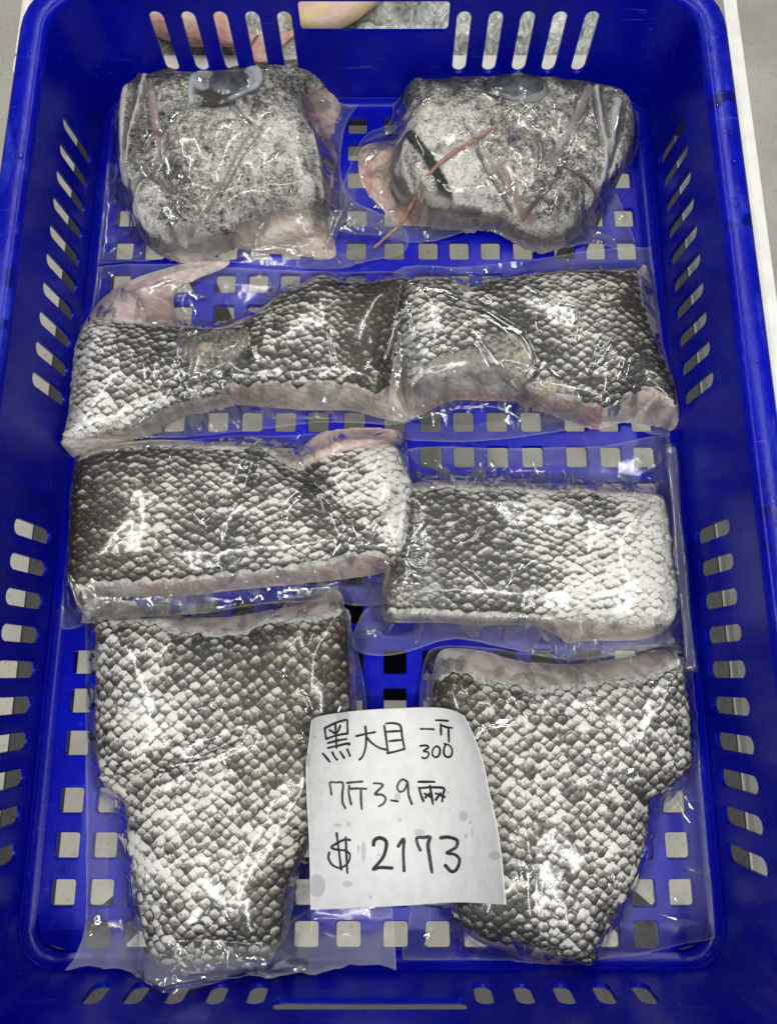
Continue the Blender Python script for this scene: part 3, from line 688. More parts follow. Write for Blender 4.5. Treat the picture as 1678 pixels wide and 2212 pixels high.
# bottom right tail portion
PACKS.append(dict(seed=81, label='vacuum packed scaled tail piece lying under the right edge of the price note', cat='fish portion', group='vacuum packed fish pieces',
    edge=2.0, dome=1.0, round=1.1, scale=(0.68, 0.30), puff=1.0, rimw=0.9,
    skin=[(940, 1470), (973, 1446), (1010, 1451), (1047, 1464), (1100, 1474), (1170, 1482), (1260, 1472), (1330, 1464), (1400, 1456), (1440, 1432), (1468, 1422), (1480, 1480), (1490, 1560), (1493, 1640), (1484, 1668), (1465, 1684), (1420, 1714), (1402, 1732), (1400, 1770), (1395, 1805), (1380, 1870), (1365, 1912), (1340, 1952), (1312, 1990), (1300, 2022), (1287, 2050), (1283, 2072), (1265, 2080), (1200, 2062), (1140, 2042), (1060, 2030), (1000, 1995), (985, 1950), (980, 1850), (968, 1750), (955, 1650), (940, 1560), (934, 1505)],
    base=[(930, 1500), (936, 1450), (950, 1408), (985, 1400), (1050, 1407), (1100, 1422), (1170, 1432), (1250, 1434), (1340, 1422), (1420, 1406), (1450, 1394), (1474, 1398), (1480, 1450), (1470, 1650), (1390, 1720), (1380, 1850), (1290, 2020), (1270, 2070), (1200, 2088), (1150, 2082), (1090, 2058), (1030, 2035), (990, 1990), (975, 1850), (945, 1650)],
    bag=[(905, 1470), (935, 1395), (1050, 1395), (1200, 1410), (1420, 1385), (1488, 1405), (1502, 1500), (1535, 1700), (1560, 1900), (1563, 2020), (1480, 2048), (1380, 2072), (1200, 2083), (960, 2083), (868, 2080), (882, 1970), (895, 1800), (900, 1600)],
    feat=[('line', [(1100, 1412), (1200, 1440), (1330, 1436)], 0.18, -0.15, (.55, .36, .30), {'z': 1.2, 'a': .6}), ('poly', [(1040, 2033), (1100, 2038), (1180, 2062), (1175, 2085), (1110, 2068)], 0.1, 0, (.66, .52, .47), {'z': .6}),
          ('line', [(1120, 1480), (1125, 1700), (1130, 1900), (1140, 2030)], 0.3, 0.06, None)],
    pig=[(950, 1490, .9, .5), (1000, 1480, .75, .5), (1060, 1500, .5, .35), (1150, 1500, .45, .1), (1250, 1550, .42, .05), (1350, 1550, .40, .0), (1450, 1500, .5, .0), (1470, 1600, .5, .05), (1060, 1600, .4, .3), (1100, 1700, .42, .25), (1200, 1700, .42, .05), (1300, 1700, .45, .0), (1400, 1690, .62, .05), (1130, 1850, .5, .1), (1250, 1850, .5, 0), (1340, 1870, .4, 0), (1020, 1980, .92, .05), (1080, 2010, .85, .05), (1180, 2000, .5, 0), (1260, 2040, .5, 0), (1240, 1930, .55, 0)],
    crease=[([(1010, 1610), (1040, 1570), (1100, 1560)], .1, .12), ([(1120, 1860), (1122, 1900)], .08, .1)]))
# bottom left tail portion
PACKS.append(dict(seed=71, label='largest vacuum packed scaled tail piece, left of the price note', cat='fish portion', group='vacuum packed fish pieces', flap=1,
    edge=2.0, dome=1.1, round=1.1, scale=(0.68, 0.30), puff=1.05, rimw=0.9,
    skin=[(209, 1338), (247, 1340), (307, 1338), (362, 1343), (384, 1358), (467, 1362), (538, 1358), (571, 1336), (610, 1336), (690, 1328), (735, 1312), (746, 1345), (753, 1400), (757, 1500), (757, 1560), (750, 1620), (732, 1690), (700, 1760), (660, 1823), (622, 1908), (612, 1988), (592, 2063), (525, 2076), (425, 2081), (345, 2083), (320, 2058), (302, 1968), (292, 1893), (277, 1818), (273, 1748), (262, 1722), (226, 1693), (211, 1643), (207, 1568), (207, 1468), (209, 1400)],
    base=[(205, 1345), (205, 1298), (263, 1300), (330, 1322), (412, 1332), (494, 1332), (576, 1318), (659, 1302), (714, 1274), (738, 1285), (745, 1340), (750, 1500), (740, 1640), (690, 1760), (640, 1850), (610, 1950), (590, 2060), (430, 2086), (345, 2088), (318, 2050), (290, 1880), (268, 1740), (215, 1680), (206, 1500)],
    bag=[(195, 1292), (350, 1312), (560, 1300), (700, 1264), (745, 1300), (780, 1420), (800, 1550), (850, 1960), (858, 2140), (825, 2152), (750, 2149), (600, 2121), (465, 2147), (355, 2152), (175, 2143), (95, 2112), (168, 2060), (178, 1850), (180, 1500)],
    feat=[('line', [(225, 1690), (300, 1668), (380, 1650), (460, 1625), (540, 1590)], 0.35, -0.28, (.20, .185, .18), {'a': .6, 'noscale': 0}), ('blob', [(285, 1690)], (45, 25), -0.15, (.17, .16, .17), {'a': .6}),
          ('line', [(430, 2020), (470, 2030), (590, 2045)], 0.2, -0.3, (.05, .045, .04), {}), ('poly', [(600, 1328), (690, 1318), (745, 1290), (748, 1330), (690, 1340), (640, 1352)], 0.12, 0.02, (.60, .64, .66), {'noscale': 1, 'a': .45}),
          ('line', [(680, 1360), (660, 1500), (600, 1700), (520, 1900), (470, 2040)], 0.3, 0.06, None)],
    pig=[(230, 1400, .42, .05), (230, 1600, .45, .1), (300, 1380, .5, .05), (330, 1450, .45, 0), (420, 1400, .72, .05), (500, 1390, .72, .15), (560, 1370, .7, .2), (640, 1380, .62, .75), (700, 1400, .68, .8), (745, 1420, .85, .6), (740, 1520, .85, .6), (650, 1500, .6, .7), (560, 1500, .62, .35), (450, 1500, .55, .1), (350, 1560, .3, .0), (280, 1560, .32, 0), (430, 1600, .42, .05), (520, 1620, .48, .2), (620, 1620, .62, .65), (700, 1650, .8, .7), (400, 1640, .6, 0), (470, 1720, .32, .05), (400, 1780, .34, 0), (560, 1780, .42, .3), (310, 1780, .5, 0), (290, 1830, .1, 0), (400, 1900, .38, 0), (520, 1900, .38, .15), (590, 1930, .6, .4), (320, 1950, .4, 0), (430, 1990, .55, .05), (540, 2000, .6, .2), (420, 2060, .5, 0)],
    crease=[([(650, 1490), (668, 1530)], .08, .12), ([(480, 2040), (530, 2060), (590, 2068)], .1, .15), ([(300, 2100), (450, 2110), (560, 2095)], .2, .3), ([(560, 2095), (700, 2110), (830, 2125)], .15, .3)]))
# row 3 right
PACKS.append(dict(seed=61, label='vacuum packed pale fish slab whose bag has a rolled edge by the right wall', cat='fish portion', group='vacuum packed fish pieces',
    edge=1.7, dome=0.9, round=1.3, scale=(0.73, 0.242), puff=0.8, rimw=0.9, rimdir='+-', haze=.014, T=C6,
    skin=[C6(p) for p in [(120, 185), (200, 165), (290, 152), (450, 160), (600, 162), (740, 172), (890, 167), (960, 187), (1080, 182), (1180, 197), (1212, 215), (1235, 350), (1250, 480), (1265, 560), (1258, 690), (1200, 728), (1150, 742), (1050, 732), (950, 722), (850, 722), (720, 712), (600, 707), (480, 702), (320, 692), (180, 690), (70, 680), (60, 600), (90, 430), (110, 280)]],
    base=[C6(p) for p in [(120, 160), (180, 140), (290, 128), (600, 138), (890, 150), (1080, 170), (1210, 200), (1240, 400), (1255, 600), (1262, 690), (1230, 745), (1150, 785), (1050, 795), (900, 795), (815, 805), (780, 780), (700, 740), (600, 725), (450, 735), (310, 722), (100, 720), (50, 690), (60, 500)]],
    bag=[(880, 965), (1100, 962), (1300, 957), (1468, 950), (1515, 1200), (1556, 1465), (1500, 1448), (1440, 1402), (1340, 1418), (1219, 1430), (1094, 1404), (984, 1384), (880, 1412), (800, 1420), (760, 1395), (780, 1320), (850, 1250), (870, 1050)],
    feat=[('poly', [(720, 715), (850, 728), (1060, 738), (1150, 750), (1220, 735), (1160, 785), (900, 795), (810, 805), (780, 770)], .1, 0, (.72, .62, .56), {'z': .8}), ('blob', [(1175, 560)], (28, 40), 0, (.68, .47, .40), {'a': .6}), ('poly', [(1190, 200), (1215, 215), (1262, 560), (1262, 700), (1190, 735), (1205, 560), (1195, 350)], .2, 0, (.70, .68, .64), {'a': .8, 'noscale': .3})],
    pig=[(100, 250, .7, .5), (100, 600, .55, .7), (250, 200, .7, .3), (300, 300, .6, .15), (450, 200, .55, 0), (600, 220, .5, 0), (700, 280, .35, 0), (880, 230, .62, 0), (960, 250, .55, 0), (1100, 300, .15, .05), (1180, 450, .08, .1), (300, 420, .7, .15), (280, 550, .7, .1), (450, 420, .75, .05), (550, 480, .75, 0), (480, 580, .6, 0), (620, 560, .65, 0), (560, 660, .75, 0), (350, 650, .6, 0), (720, 420, .42, 0), (720, 580, .5, 0), (850, 450, .25, 0), (820, 650, .25, 0), (950, 520, .12, 0), (950, 400, .3, 0), (1050, 600, .1, .02), (1150, 680, .05, .05), (720, 680, .4, 0)],
    crease=[([C6((580, 50)), C6((600, 90)), C6((650, 110)), C6((680, 120))], .1, .2), ([C6((1080, 340)), C6((1100, 280)), C6((1150, 240))], .1, .14), ([C6((340, 395)), C6((420, 380)), C6((450, 340))], .1, .12), ([C6((700, 740)), C6((780, 790)), C6((800, 850))], .15, .3)]))
# row 3 left
PACKS.append(dict(seed=51, label='vacuum packed fish slab with brown back and pink fin tip by the left wall', cat='fish portion', group='vacuum packed fish pieces',
    edge=1.8, dome=1.0, round=1.3, scale=(0.73, 0.242), puff=0.95, rimw=0.8, rimdir='+-', T=C5,
    skin=[C5(p) for p in [(300, 145), (370, 100), (490, 80), (590, 72), (760, 72), (900, 76), (1010, 78), (1080, 95), (1140, 135), (1200, 150), (1270, 95), (1400, 60), (1550, 75), (1590, 150), (1620, 230), (1628, 330), (1622, 420), (1603, 490), (1560, 538), (1480, 512), (1390, 516), (1290, 550), (1100, 571), (900, 595), (700, 620), (560, 622), (400, 628), (325, 645), (335, 700), (310, 712), (290, 640), (275, 600), (275, 400), (285, 250)]],
    base=[C5(p) for p in [(280, 330), (295, 140), (360, 85), (480, 55), (600, 45), (760, 52), (1000, 62), (1200, 110), (1400, 60), (1550, 75), (1620, 300), (1615, 480), (1590, 548), (1500, 577), (1300, 605), (1100, 625), (900, 645), (700, 668), (560, 668), (420, 680), (345, 725), (300, 720), (272, 560)]],
    bag=[(128, 981), (300, 962), (500, 937), (610, 935), (760, 925), (870, 935), (885, 1000), (892, 1050), (925, 1180), (960, 1325), (900, 1318), (690, 1308), (560, 1312), (400, 1335), (212, 1350), (120, 1356), (108, 1240), (115, 1120)],
    feat=[('poly', [(600, 625), (900, 605), (1300, 560), (1400, 520), (1480, 520), (1580, 545), (1500, 578), (1300, 605), (900, 648), (600, 668)], .1, 0, (.70, .58, .53), {'z': 1.0}), ('line', [(310, 130), (480, 70), (700, 62), (1000, 72)], .14, 0, (.62, .50, .45), {'z': 1.6}),
          ('line', [(1080, 95), (1200, 180), (1280, 260), (1340, 340), (1400, 430)], .5, -.25, None), ('line', [(990, 170), (960, 260), (880, 380), (860, 470)], .3, -.12, None), ('poly', [(1570, 90), (1600, 150), (1628, 300), (1605, 490), (1560, 538), (1580, 400), (1590, 250)], .2, 0, (.66, .64, .60), {'a': .7})],
    extra=[], pig=[(300, 200, .85, .5), (300, 400, .95, .75), (300, 580, .95, .7), (380, 300, .8, .7), (380, 450, .85, .85), (450, 560, .8, .7), (420, 150, .75, .3), (480, 300, .65, .5), (560, 130, .68, .2), (580, 250, .55, .3), (600, 350, .42, .35), (520, 450, .55, .6), (620, 500, .5, .4), (700, 150, .6, .1), (760, 250, .55, .1), (760, 400, .6, .1), (720, 560, .5, .2), (880, 150, .5, .0), (880, 300, .65, 0), (870, 420, .78, 0), (850, 520, .72, 0), (980, 200, .75, 0), (1000, 330, .5, 0), (1000, 480, .5, 0), (1080, 130, .55, 0), (1120, 300, .32, 0), (1150, 450, .4, .1), (1230, 230, .85, 0), (1260, 300, .75, .1), (1320, 360, .7, .3), (1380, 430, .62, .3), (1350, 200, .3, .0), (1450, 250, .22, 0), (1450, 380, .42, .1), (1480, 480, .45, 0), (1560, 250, .06, .03), (1590, 400, .05, .02), (1540, 150, .12, .05), (1250, 520, .4, 0)],
    crease=[([C5((965, 170)), C5((1000, 80))], .08, .14), ([C5((1010, 220)), C5((1025, 120))], .08, .12), ([C5((1130, 380)), C5((1130, 340)), C5((1180, 280))], .09, .14), ([C5((1450, 440)), C5((1510, 340)), C5((1540, 260))], .12, .16), ([C5((1370, 410)), C5((1310, 520))], .06, .1), ([C5((250, 560)), C5((315, 735))], .15, .35)]))
# row 2 right
PACKS.append(dict(seed=41, label='vacuum packed scaled shoulder piece by the right wall, just below the right head', cat='fish portion', group='vacuum packed fish pieces',
    edge=1.7, dome=1.0, round=1.3, scale=(0.76, 0.27), puff=1.0, rimw=0.5, rimdir='-', T=C4,
    skin=[C4(p) for p in [(130, 180), (230, 155), (330, 152), (390, 195), (480, 172), (600, 147), (760, 132), (900, 122), (1050, 117), (1100, 132), (1115, 250), (1150, 350), (1200, 480), (1240, 560), (1265, 690), (1220, 680), (1130, 622), (1080, 640), (1000, 690), (930, 700), (850, 670), (740, 660), (640, 620), (600, 570), (480, 555), (340, 572), (210, 590), (160, 600), (120, 400)]],
    base=[C4(p) for p in [(130, 170), (330, 150), (390, 190), (600, 140), (900, 118), (1090, 118), (1130, 88), (1150, 110), (1182, 250), (1222, 450), (1262, 600), (1282, 785), (1200, 765), (1050, 745), (940, 775), (850, 748), (700, 700), (610, 660), (480, 655), (330, 655), (200, 715), (150, 700), (120, 400)]],
    bag=[(850, 580), (1000, 568), (1100, 558), (1415, 527), (1440, 640), (1466, 770), (1484, 930), (1470, 950), (1402, 939), (1350, 915), (1200, 935), (1090, 948), (1000, 955), (880, 950), (850, 930), (840, 750)],
    feat=[('poly', [(195, 615), (340, 585), (480, 565), (600, 580), (640, 630), (850, 690), (940, 715), (940, 775), (850, 745), (700, 700), (610, 660), (480, 650), (330, 655), (200, 710)], .1, -.1, (.48, .29, .28), {'z': 1.0}), ('poly', [(195, 580), (340, 535), (480, 530), (600, 560), (590, 590), (480, 565), (340, 580), (200, 620)], .15, .05, (.52, .52, .53), {'noscale': 1}),
          ('poly', [(200, 520), (330, 465), (430, 450), (560, 540), (480, 545), (340, 550), (205, 590)], .2, .05, (.33, .31, .28), {'noscale': 1, 'a': .8}), ('poly', [(300, 280), (360, 300), (440, 380), (455, 430), (390, 440), (330, 420), (310, 350)], .2, .12, (.14, .125, .115), {'a': .5}),
          ('poly', [(460, 400), (560, 380), (640, 420), (690, 520), (640, 560), (560, 540), (480, 450)], .2, .05, (.46, .44, .40), {'noscale': 1, 'a': .48}), ('poly', [(620, 570), (700, 550), (820, 590), (910, 690), (800, 690), (680, 640)], .2, .05, (.50, .47, .43), {'noscale': 1, 'a': .5}), ('blob', [(735, 600)], (30, 22), 0, (.62, .50, .30), {'a': .6}), ('blob', [(630, 480)], (40, 20), 0, (.55, .45, .28), {'a': .4}),
          ('line', [(330, 160), (420, 240), (520, 310), (620, 380), (690, 490), (650, 560)], .28, -.25, None), ('line', [(1110, 130), (1125, 250), (1160, 350), (1210, 480), (1250, 590)], .25, 0, (.74, .72, .69), {'z': 1.5}), ('poly', [(1060, 650), (1130, 630), (1220, 690), (1275, 770), (1150, 755), (1050, 735)], .1, 0, (.68, .57, .52), {'z': 1.0}), ('blob', [(935, 750)], (25, 25), 0, (.50, .20, .18), {'z': .6, 'a': .8})],
    pig=[(200, 200, .45, .3), (200, 300, .35, 0), (200, 450, .4, 0), (300, 220, .6, .05), (380, 280, .55, 0), (260, 380, .42, 0), (420, 220, .4, .1), (500, 200, .75, 0), (480, 270, .65, 0), (560, 330, .92, 0), (640, 200, .5, 0), (640, 350, .85, 0), (700, 280, .45, 0), (720, 400, .7, 0), (760, 180, .45, .1), (850, 180, .4, .15), (800, 300, .38, 0), (850, 420, .45, 0), (760, 480, .6, 0), (800, 560, .6, 0), (860, 610, .8, 0), (900, 300, .4, .3), (950, 200, .55, .45), (1050, 160, .75, .55), (1080, 260, .85, .6), (980, 300, .5, .35), (960, 420, .4, .1), (1050, 380, .7, .4), (1000, 520, .55, .1), (1100, 460, .8, .3), (1150, 550, .95, .15), (1240, 640, 1, .1), (1080, 590, .85, .1), (980, 620, .8, .1)],
    crease=[([C4(p) for p in [(620, 170), (700, 240), (760, 275), (830, 290), (850, 340), (830, 420)]], .09, .16), ([C4(p) for p in [(890, 540), (930, 440), (1010, 340)]], .09, .18), ([C4(p) for p in [(920, 550), (970, 460), (1015, 380)]], .08, .14), ([C4((1010, 590)), C4((1040, 500))], .08, .13), ([C4((1045, 580)), C4((1065, 505))], .08, .13), ([C4(p) for p in [(165, 230), (190, 200), (290, 210), (400, 260)]], .1, .18), ([C4(p) for p in [(430, 270), (540, 350), (630, 400), (680, 500), (640, 560)]], .09, .16), ([C4(p) for p in [(430, 430), (520, 510), (620, 590)]], .1, .14)]))
# row 2 left
PACKS.append(dict(seed=31, label='vacuum packed scaled collar piece with a long pink fin, just below the left head', cat='fish portion', group='vacuum packed fish pieces',
    edge=1.8, dome=1.0, round=1.2, scale=(0.67, 0.25), puff=1.0, rimw=0.3, rimdir='-', T=C3, dir=-8,
    skin=[C3(p) for p in [(240, 800), (268, 700), (288, 500), (303, 400), (335, 330), (400, 310), (470, 318), (560, 330), (700, 335), (800, 345), (880, 345), (950, 320), (1020, 285), (1090, 225), (1190, 170), (1270, 135), (1330, 158), (1420, 165), (1500, 155), (1603, 148), (1598, 200), (1572, 330), (1545, 470), (1530, 560), (1480, 612), (1400, 582), (1250, 566), (1160, 580), (1100, 571), (930, 576), (870, 602), (700, 640), (560, 715), (440, 750), (300, 792)]],
    base=[C3(p) for p in [(238, 802), (265, 700), (285, 500), (300, 400), (330, 310), (370, 250), (430, 190), (520, 140), (640, 100), (760, 70), (860, 55), (900, 70), (880, 100), (800, 132), (720, 172), (682, 215), (690, 280), (720, 312), (800, 327), (870, 332), (940, 302), (1000, 272), (1080, 217), (1180, 165), (1270, 130), (1420, 160), (1605, 145), (1608, 260), (1615, 500), (1618, 690), (1500, 692), (1380, 662), (1200, 660), (1000, 645), (900, 635), (860, 612), (700, 670), (560, 735), (440, 765), (300, 800)]],
    bag=[(178, 582), (330, 563), (500, 570), (700, 580), (878, 588), (892, 700), (905, 903), (700, 912), (480, 938), (250, 962), (130, 970), (142, 880), (166, 720)],
    feat=[('poly', [(325, 320), (370, 250), (430, 190), (520, 140), (640, 100), (760, 70), (860, 52), (905, 70), (880, 100), (800, 132), (720, 172), (682, 215), (695, 300), (560, 325), (450, 312), (390, 320)], .12, .15, (.58, .46, .46), {'z': 1.2}), ('poly', [(640, 230), (690, 210), (700, 300), (560, 320)], .1, -.1, (.46, .30, .30), {'z': 1.0, 'a': .8}), ('poly', [(330, 320), (400, 250), (480, 240), (470, 310)], .2, 0, (.68, .63, .62), {'z': 1.2, 'a': .7}), ('line', [(500, 200), (640, 150), (800, 100)], .12, .10, (.66, .57, .57), {'z': 1.2, 'a': .7}),
          ('poly', [(690, 350), (760, 345), (960, 335), (990, 400), (930, 480), (850, 520), (760, 560), (730, 480)], .2, .1, (.36, .33, .29), {'noscale': 1, 'a': .45}), ('poly', [(620, 440), (700, 390), (745, 440), (735, 530), (690, 590), (620, 580), (600, 520)], .2, .12, (.15, .135, .125), {'a': .48}), ('blob', [(810, 425)], (30, 18), 0, (.58, .45, .28), {'a': .6}),
          ('line', [(700, 340), (760, 400), (740, 520), (690, 600)], .22, -.22, (.07, .06, .055), {'a': .5}), ('line', [(945, 300), (985, 360), (980, 430), (1000, 480)], .22, -.2, (.12, .08, .07), {'a': .6}), ('line', [(540, 560), (620, 590), (780, 570), (900, 530)], .2, -.18, None),
          ('poly', [(930, 585), (1100, 580), (1250, 575), (1400, 592), (1480, 620), (1540, 560), (1580, 400), (1615, 500), (1618, 690), (1500, 692), (1380, 662), (1200, 660), (1000, 645)], .1, 0, (.68, .62, .55), {'z': 1.0}), ('poly', [(900, 600), (1100, 590), (1120, 660), (1000, 650)], .2, 0, (.46, .32, .30), {'z': .9, 'a': .7})],
    pig=[(300, 500, .15, 0), (320, 420, .25, 0), (400, 350, .35, 0), (500, 370, .7, 0), (520, 450, .6, 0), (400, 450, .35, 0), (350, 600, .35, 0), (450, 560, .45, 0), (580, 430, .7, 0), (500, 620, .35, 0), (300, 740, .08, .05), (380, 700, .3, 0), (600, 660, .38, 0), (700, 610, .5, 0), (820, 570, .6, 0), (1000, 400, .75, 0), (1050, 450, .6, 0), (960, 500, .75, 0), (1100, 350, .55, 0), (1080, 530, .65, .05), (1100, 260, .6, .3), (1200, 200, .6, .1), (1200, 330, .38, .05), (1290, 230, .5, .1), (1250, 420, .45, 0), (1200, 500, .7, .05), (1330, 350, .5, .2), (1330, 480, .5, .1), (1340, 200, .75, .3), (1420, 250, .95, .65), (1400, 400, .9, .55), (1450, 520, .95, .75), (1520, 300, 1, .75), (1560, 200, 1, .7), (1480, 420, 1, .7), (1400, 560, .85, .6)],
    crease=[([C3(p) for p in [(1520, 460), (1550, 350), (1570, 270)]], .1, .18), ([C3((1440, 500)), C3((1490, 460))], .08, .13), ([C3(p) for p in [(790, 350), (730, 380), (712, 470), (740, 545), (800, 535)]], .1, .2), ([C3(p) for p in [(870, 560), (920, 680), (960, 730)]], .1, .22), ([C3((1300, 370)), C3((1320, 490))], .08, .12), ([C3((500, 150)), C3((540, 230))], .07, .12), ([C3((560, 300)), C3((690, 290)), C3((640, 250))], .08, .12)]))
# right head
PACKS.append(dict(seed=21, label='vacuum packed grey fish head with dark round eye, its mouth facing right', cat='fish head', group='vacuum packed fish pieces', head=True, skinz=lambda y: float(np.interp(y, [160, 400], [1.5, 0.9])),
    edge=1.3, dome=1.7, round=0.6, lump=1, T=Z4, ragged=.4, pull=.006, slope=1.3,
    skin=[(869, 215), (880, 186), (934, 179), (1039, 172), (1159, 175), (1239, 182), (1289, 193), (1340, 212), (1364, 240), (1371, 285), (1362, 325), (1339, 360), (1316, 395), (1285, 430), (1264, 470), (1224, 508), (1184, 525), (1149, 520), (1109, 498), (1064, 478), (1010, 480), (940, 470), (880, 440), (850, 400), (845, 340), (862, 300), (868, 250)],
    base=[(869, 215), (880, 190), (1039, 175), (1239, 186), (1340, 215), (1368, 260), (1365, 330), (1319, 398), (1264, 480), (1219, 518), (1184, 534), (1149, 527), (1109, 502), (1049, 480), (989, 490), (914, 483), (866, 478), (820, 440), (778, 378), (782, 312), (845, 297), (862, 290), (868, 240)],
    bag=[(845, 205), (850, 168), (880, 160), (960, 172), (1160, 168), (1290, 180), (1378, 202), (1382, 240), (1380, 320), (1352, 375), (1330, 400), (1345, 430), (1378, 520), (1372, 545), (1330, 538), (1270, 525), (1200, 545), (1150, 545), (1100, 522), (1050, 502), (1000, 507), (900, 522), (830, 508), (745, 500), (712, 475), (760, 330), (790, 280), (840, 255)],
    feat=[('poly', [(320, 380), (600, 330), (700, 480), (760, 560), (860, 700), (950, 800), (800, 850), (560, 770), (330, 640)], .07, .22, None), ('poly', [(690, 280), (1000, 255), (1110, 490), (1150, 560), (1060, 700), (970, 785), (890, 670), (770, 500)], .07, .16, None),
          ('poly', [(1215, 330), (1310, 180), (1390, 470), (1405, 630), (1300, 640), (1160, 570), (1115, 520)], .06, .26, None), ('poly', [(1165, 590), (1300, 650), (1385, 662), (1290, 800), (1200, 900), (1060, 950), (960, 830), (1070, 722)], .07, .20, None),
          ('blob', [(905, 150)], (185, 105), .1, (.055, .05, .048), {'a': .75}), ('blob', [(945, 170)], (135, 80), .05, (.38, .38, .39)),
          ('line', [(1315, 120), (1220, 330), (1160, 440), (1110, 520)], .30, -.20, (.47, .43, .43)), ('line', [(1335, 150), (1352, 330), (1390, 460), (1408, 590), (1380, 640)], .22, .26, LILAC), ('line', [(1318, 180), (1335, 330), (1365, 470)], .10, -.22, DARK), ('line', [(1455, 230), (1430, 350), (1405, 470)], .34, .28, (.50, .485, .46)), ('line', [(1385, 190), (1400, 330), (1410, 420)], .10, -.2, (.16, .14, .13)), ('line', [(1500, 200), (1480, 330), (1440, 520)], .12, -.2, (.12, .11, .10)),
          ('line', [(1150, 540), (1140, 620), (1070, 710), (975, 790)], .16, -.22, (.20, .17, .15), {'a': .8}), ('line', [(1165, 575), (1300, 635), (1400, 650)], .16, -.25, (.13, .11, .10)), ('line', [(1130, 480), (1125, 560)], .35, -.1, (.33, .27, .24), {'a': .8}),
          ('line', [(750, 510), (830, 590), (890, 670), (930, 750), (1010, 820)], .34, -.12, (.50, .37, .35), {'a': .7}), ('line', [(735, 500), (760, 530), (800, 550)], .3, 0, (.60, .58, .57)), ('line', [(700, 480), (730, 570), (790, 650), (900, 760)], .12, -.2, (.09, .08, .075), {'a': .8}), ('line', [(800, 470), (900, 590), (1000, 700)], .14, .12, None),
          ('line', [(330, 400), (420, 520), (490, 620), (545, 710)], .44, .04, (.028, .027, .022)), ('poly', [(470, 480), (560, 440), (600, 500), (560, 530), (480, 530)], .2, 0, (.52, .49, .38), {'a': .45}), ('poly', [(180, 380), (300, 400), (300, 470), (260, 520), (350, 650), (280, 690), (200, 620)], .15, -.2, (.36, .33, .31)),
          ('poly', [(90, 400), (250, 370), (250, 480), (235, 620), (300, 690), (420, 770), (440, 850), (300, 850), (200, 790), (70, 590)], .15, 0, (.66, .50, .43), {'z': 1.2}), ('blob', [(115, 560)], (26, 34), 0, (.62, .24, .22), {'z': 1.2, 'a': .7}), ('poly', [(280, 740), (420, 770), (450, 840), (330, 840), (230, 800)], .15, 0, (.60, .32, .28), {'z': 1.0}), ('line', [(430, 690), (560, 740), (690, 780)], .28, .12, (.55, .53, .50), {'a': .9}), ('line', [(460, 800), (600, 800), (720, 800)], .24, 0, (.16, .14, .13), {'z': 1.5}), ('line', [(400, 700), (480, 780), (640, 830)], .2, .05, (.42, .36, .33), {'z': 1.5})],
    pig=[(330, 130, .8, 0), (420, 130, .75, 0), (600, 110, .82, 0), (1000, 100, .85, 0), (1250, 110, .82, 0), (500, 220, .5, 0), (400, 300, .25, 0), (450, 400, .25, 0), (650, 300, .4, 0), (800, 330, .5, 0), (1100, 200, .5, 0), (1000, 330, .5, 0), (1000, 500, .55, 0), (1250, 450, .5, 0), (1250, 550, .62, 0), (1500, 300, .6, 0), (1540, 350, .65, 0), (1480, 450, .5, 0), (1230, 700, .65, 0), (1100, 800, .6, 0), (900, 560, .5, 0), (600, 650, .25, 0), (800, 800, .3, 0), (1050, 920, .45, 0), (1200, 850, .4, 0), (850, 700, .4, 0), (550, 560, .2, 0), (350, 600, .4, 0)],
    extra=[eye_on((905, 148), 158, 82, .22), tube_on('fin_spine', SPINE, [(885, 290), (740, 420), (570, 530), (420, 640), (290, 750), (145, 875)], [.04, .10, .15, .13, .11, .08], .7, .16)],
    crease=[([Z4((880, 330)), Z4((885, 420)), Z4((880, 500))], .08, .14), ([Z4((1020, 430)), Z4((1040, 520)), Z4((1030, 600))], .08, .14), ([Z4((320, 300)), Z4((440, 210))], .1, .14), ([Z4((240, 560)), Z4((290, 640)), Z4((350, 670))], .1, .18), ([Z4((1150, 540)), Z4((1130, 640)), Z4((1060, 710))], .08, .14), ([Z4((1475, 270)), Z4((1440, 420))], .08, .14), ([Z4((360, 910)), Z4((450, 820))], .1, .2), ([Z4((95, 390)), Z4((230, 290))], .12, .3), ([Z4((970, 330)), Z4((1040, 390))], .08, .1)]))
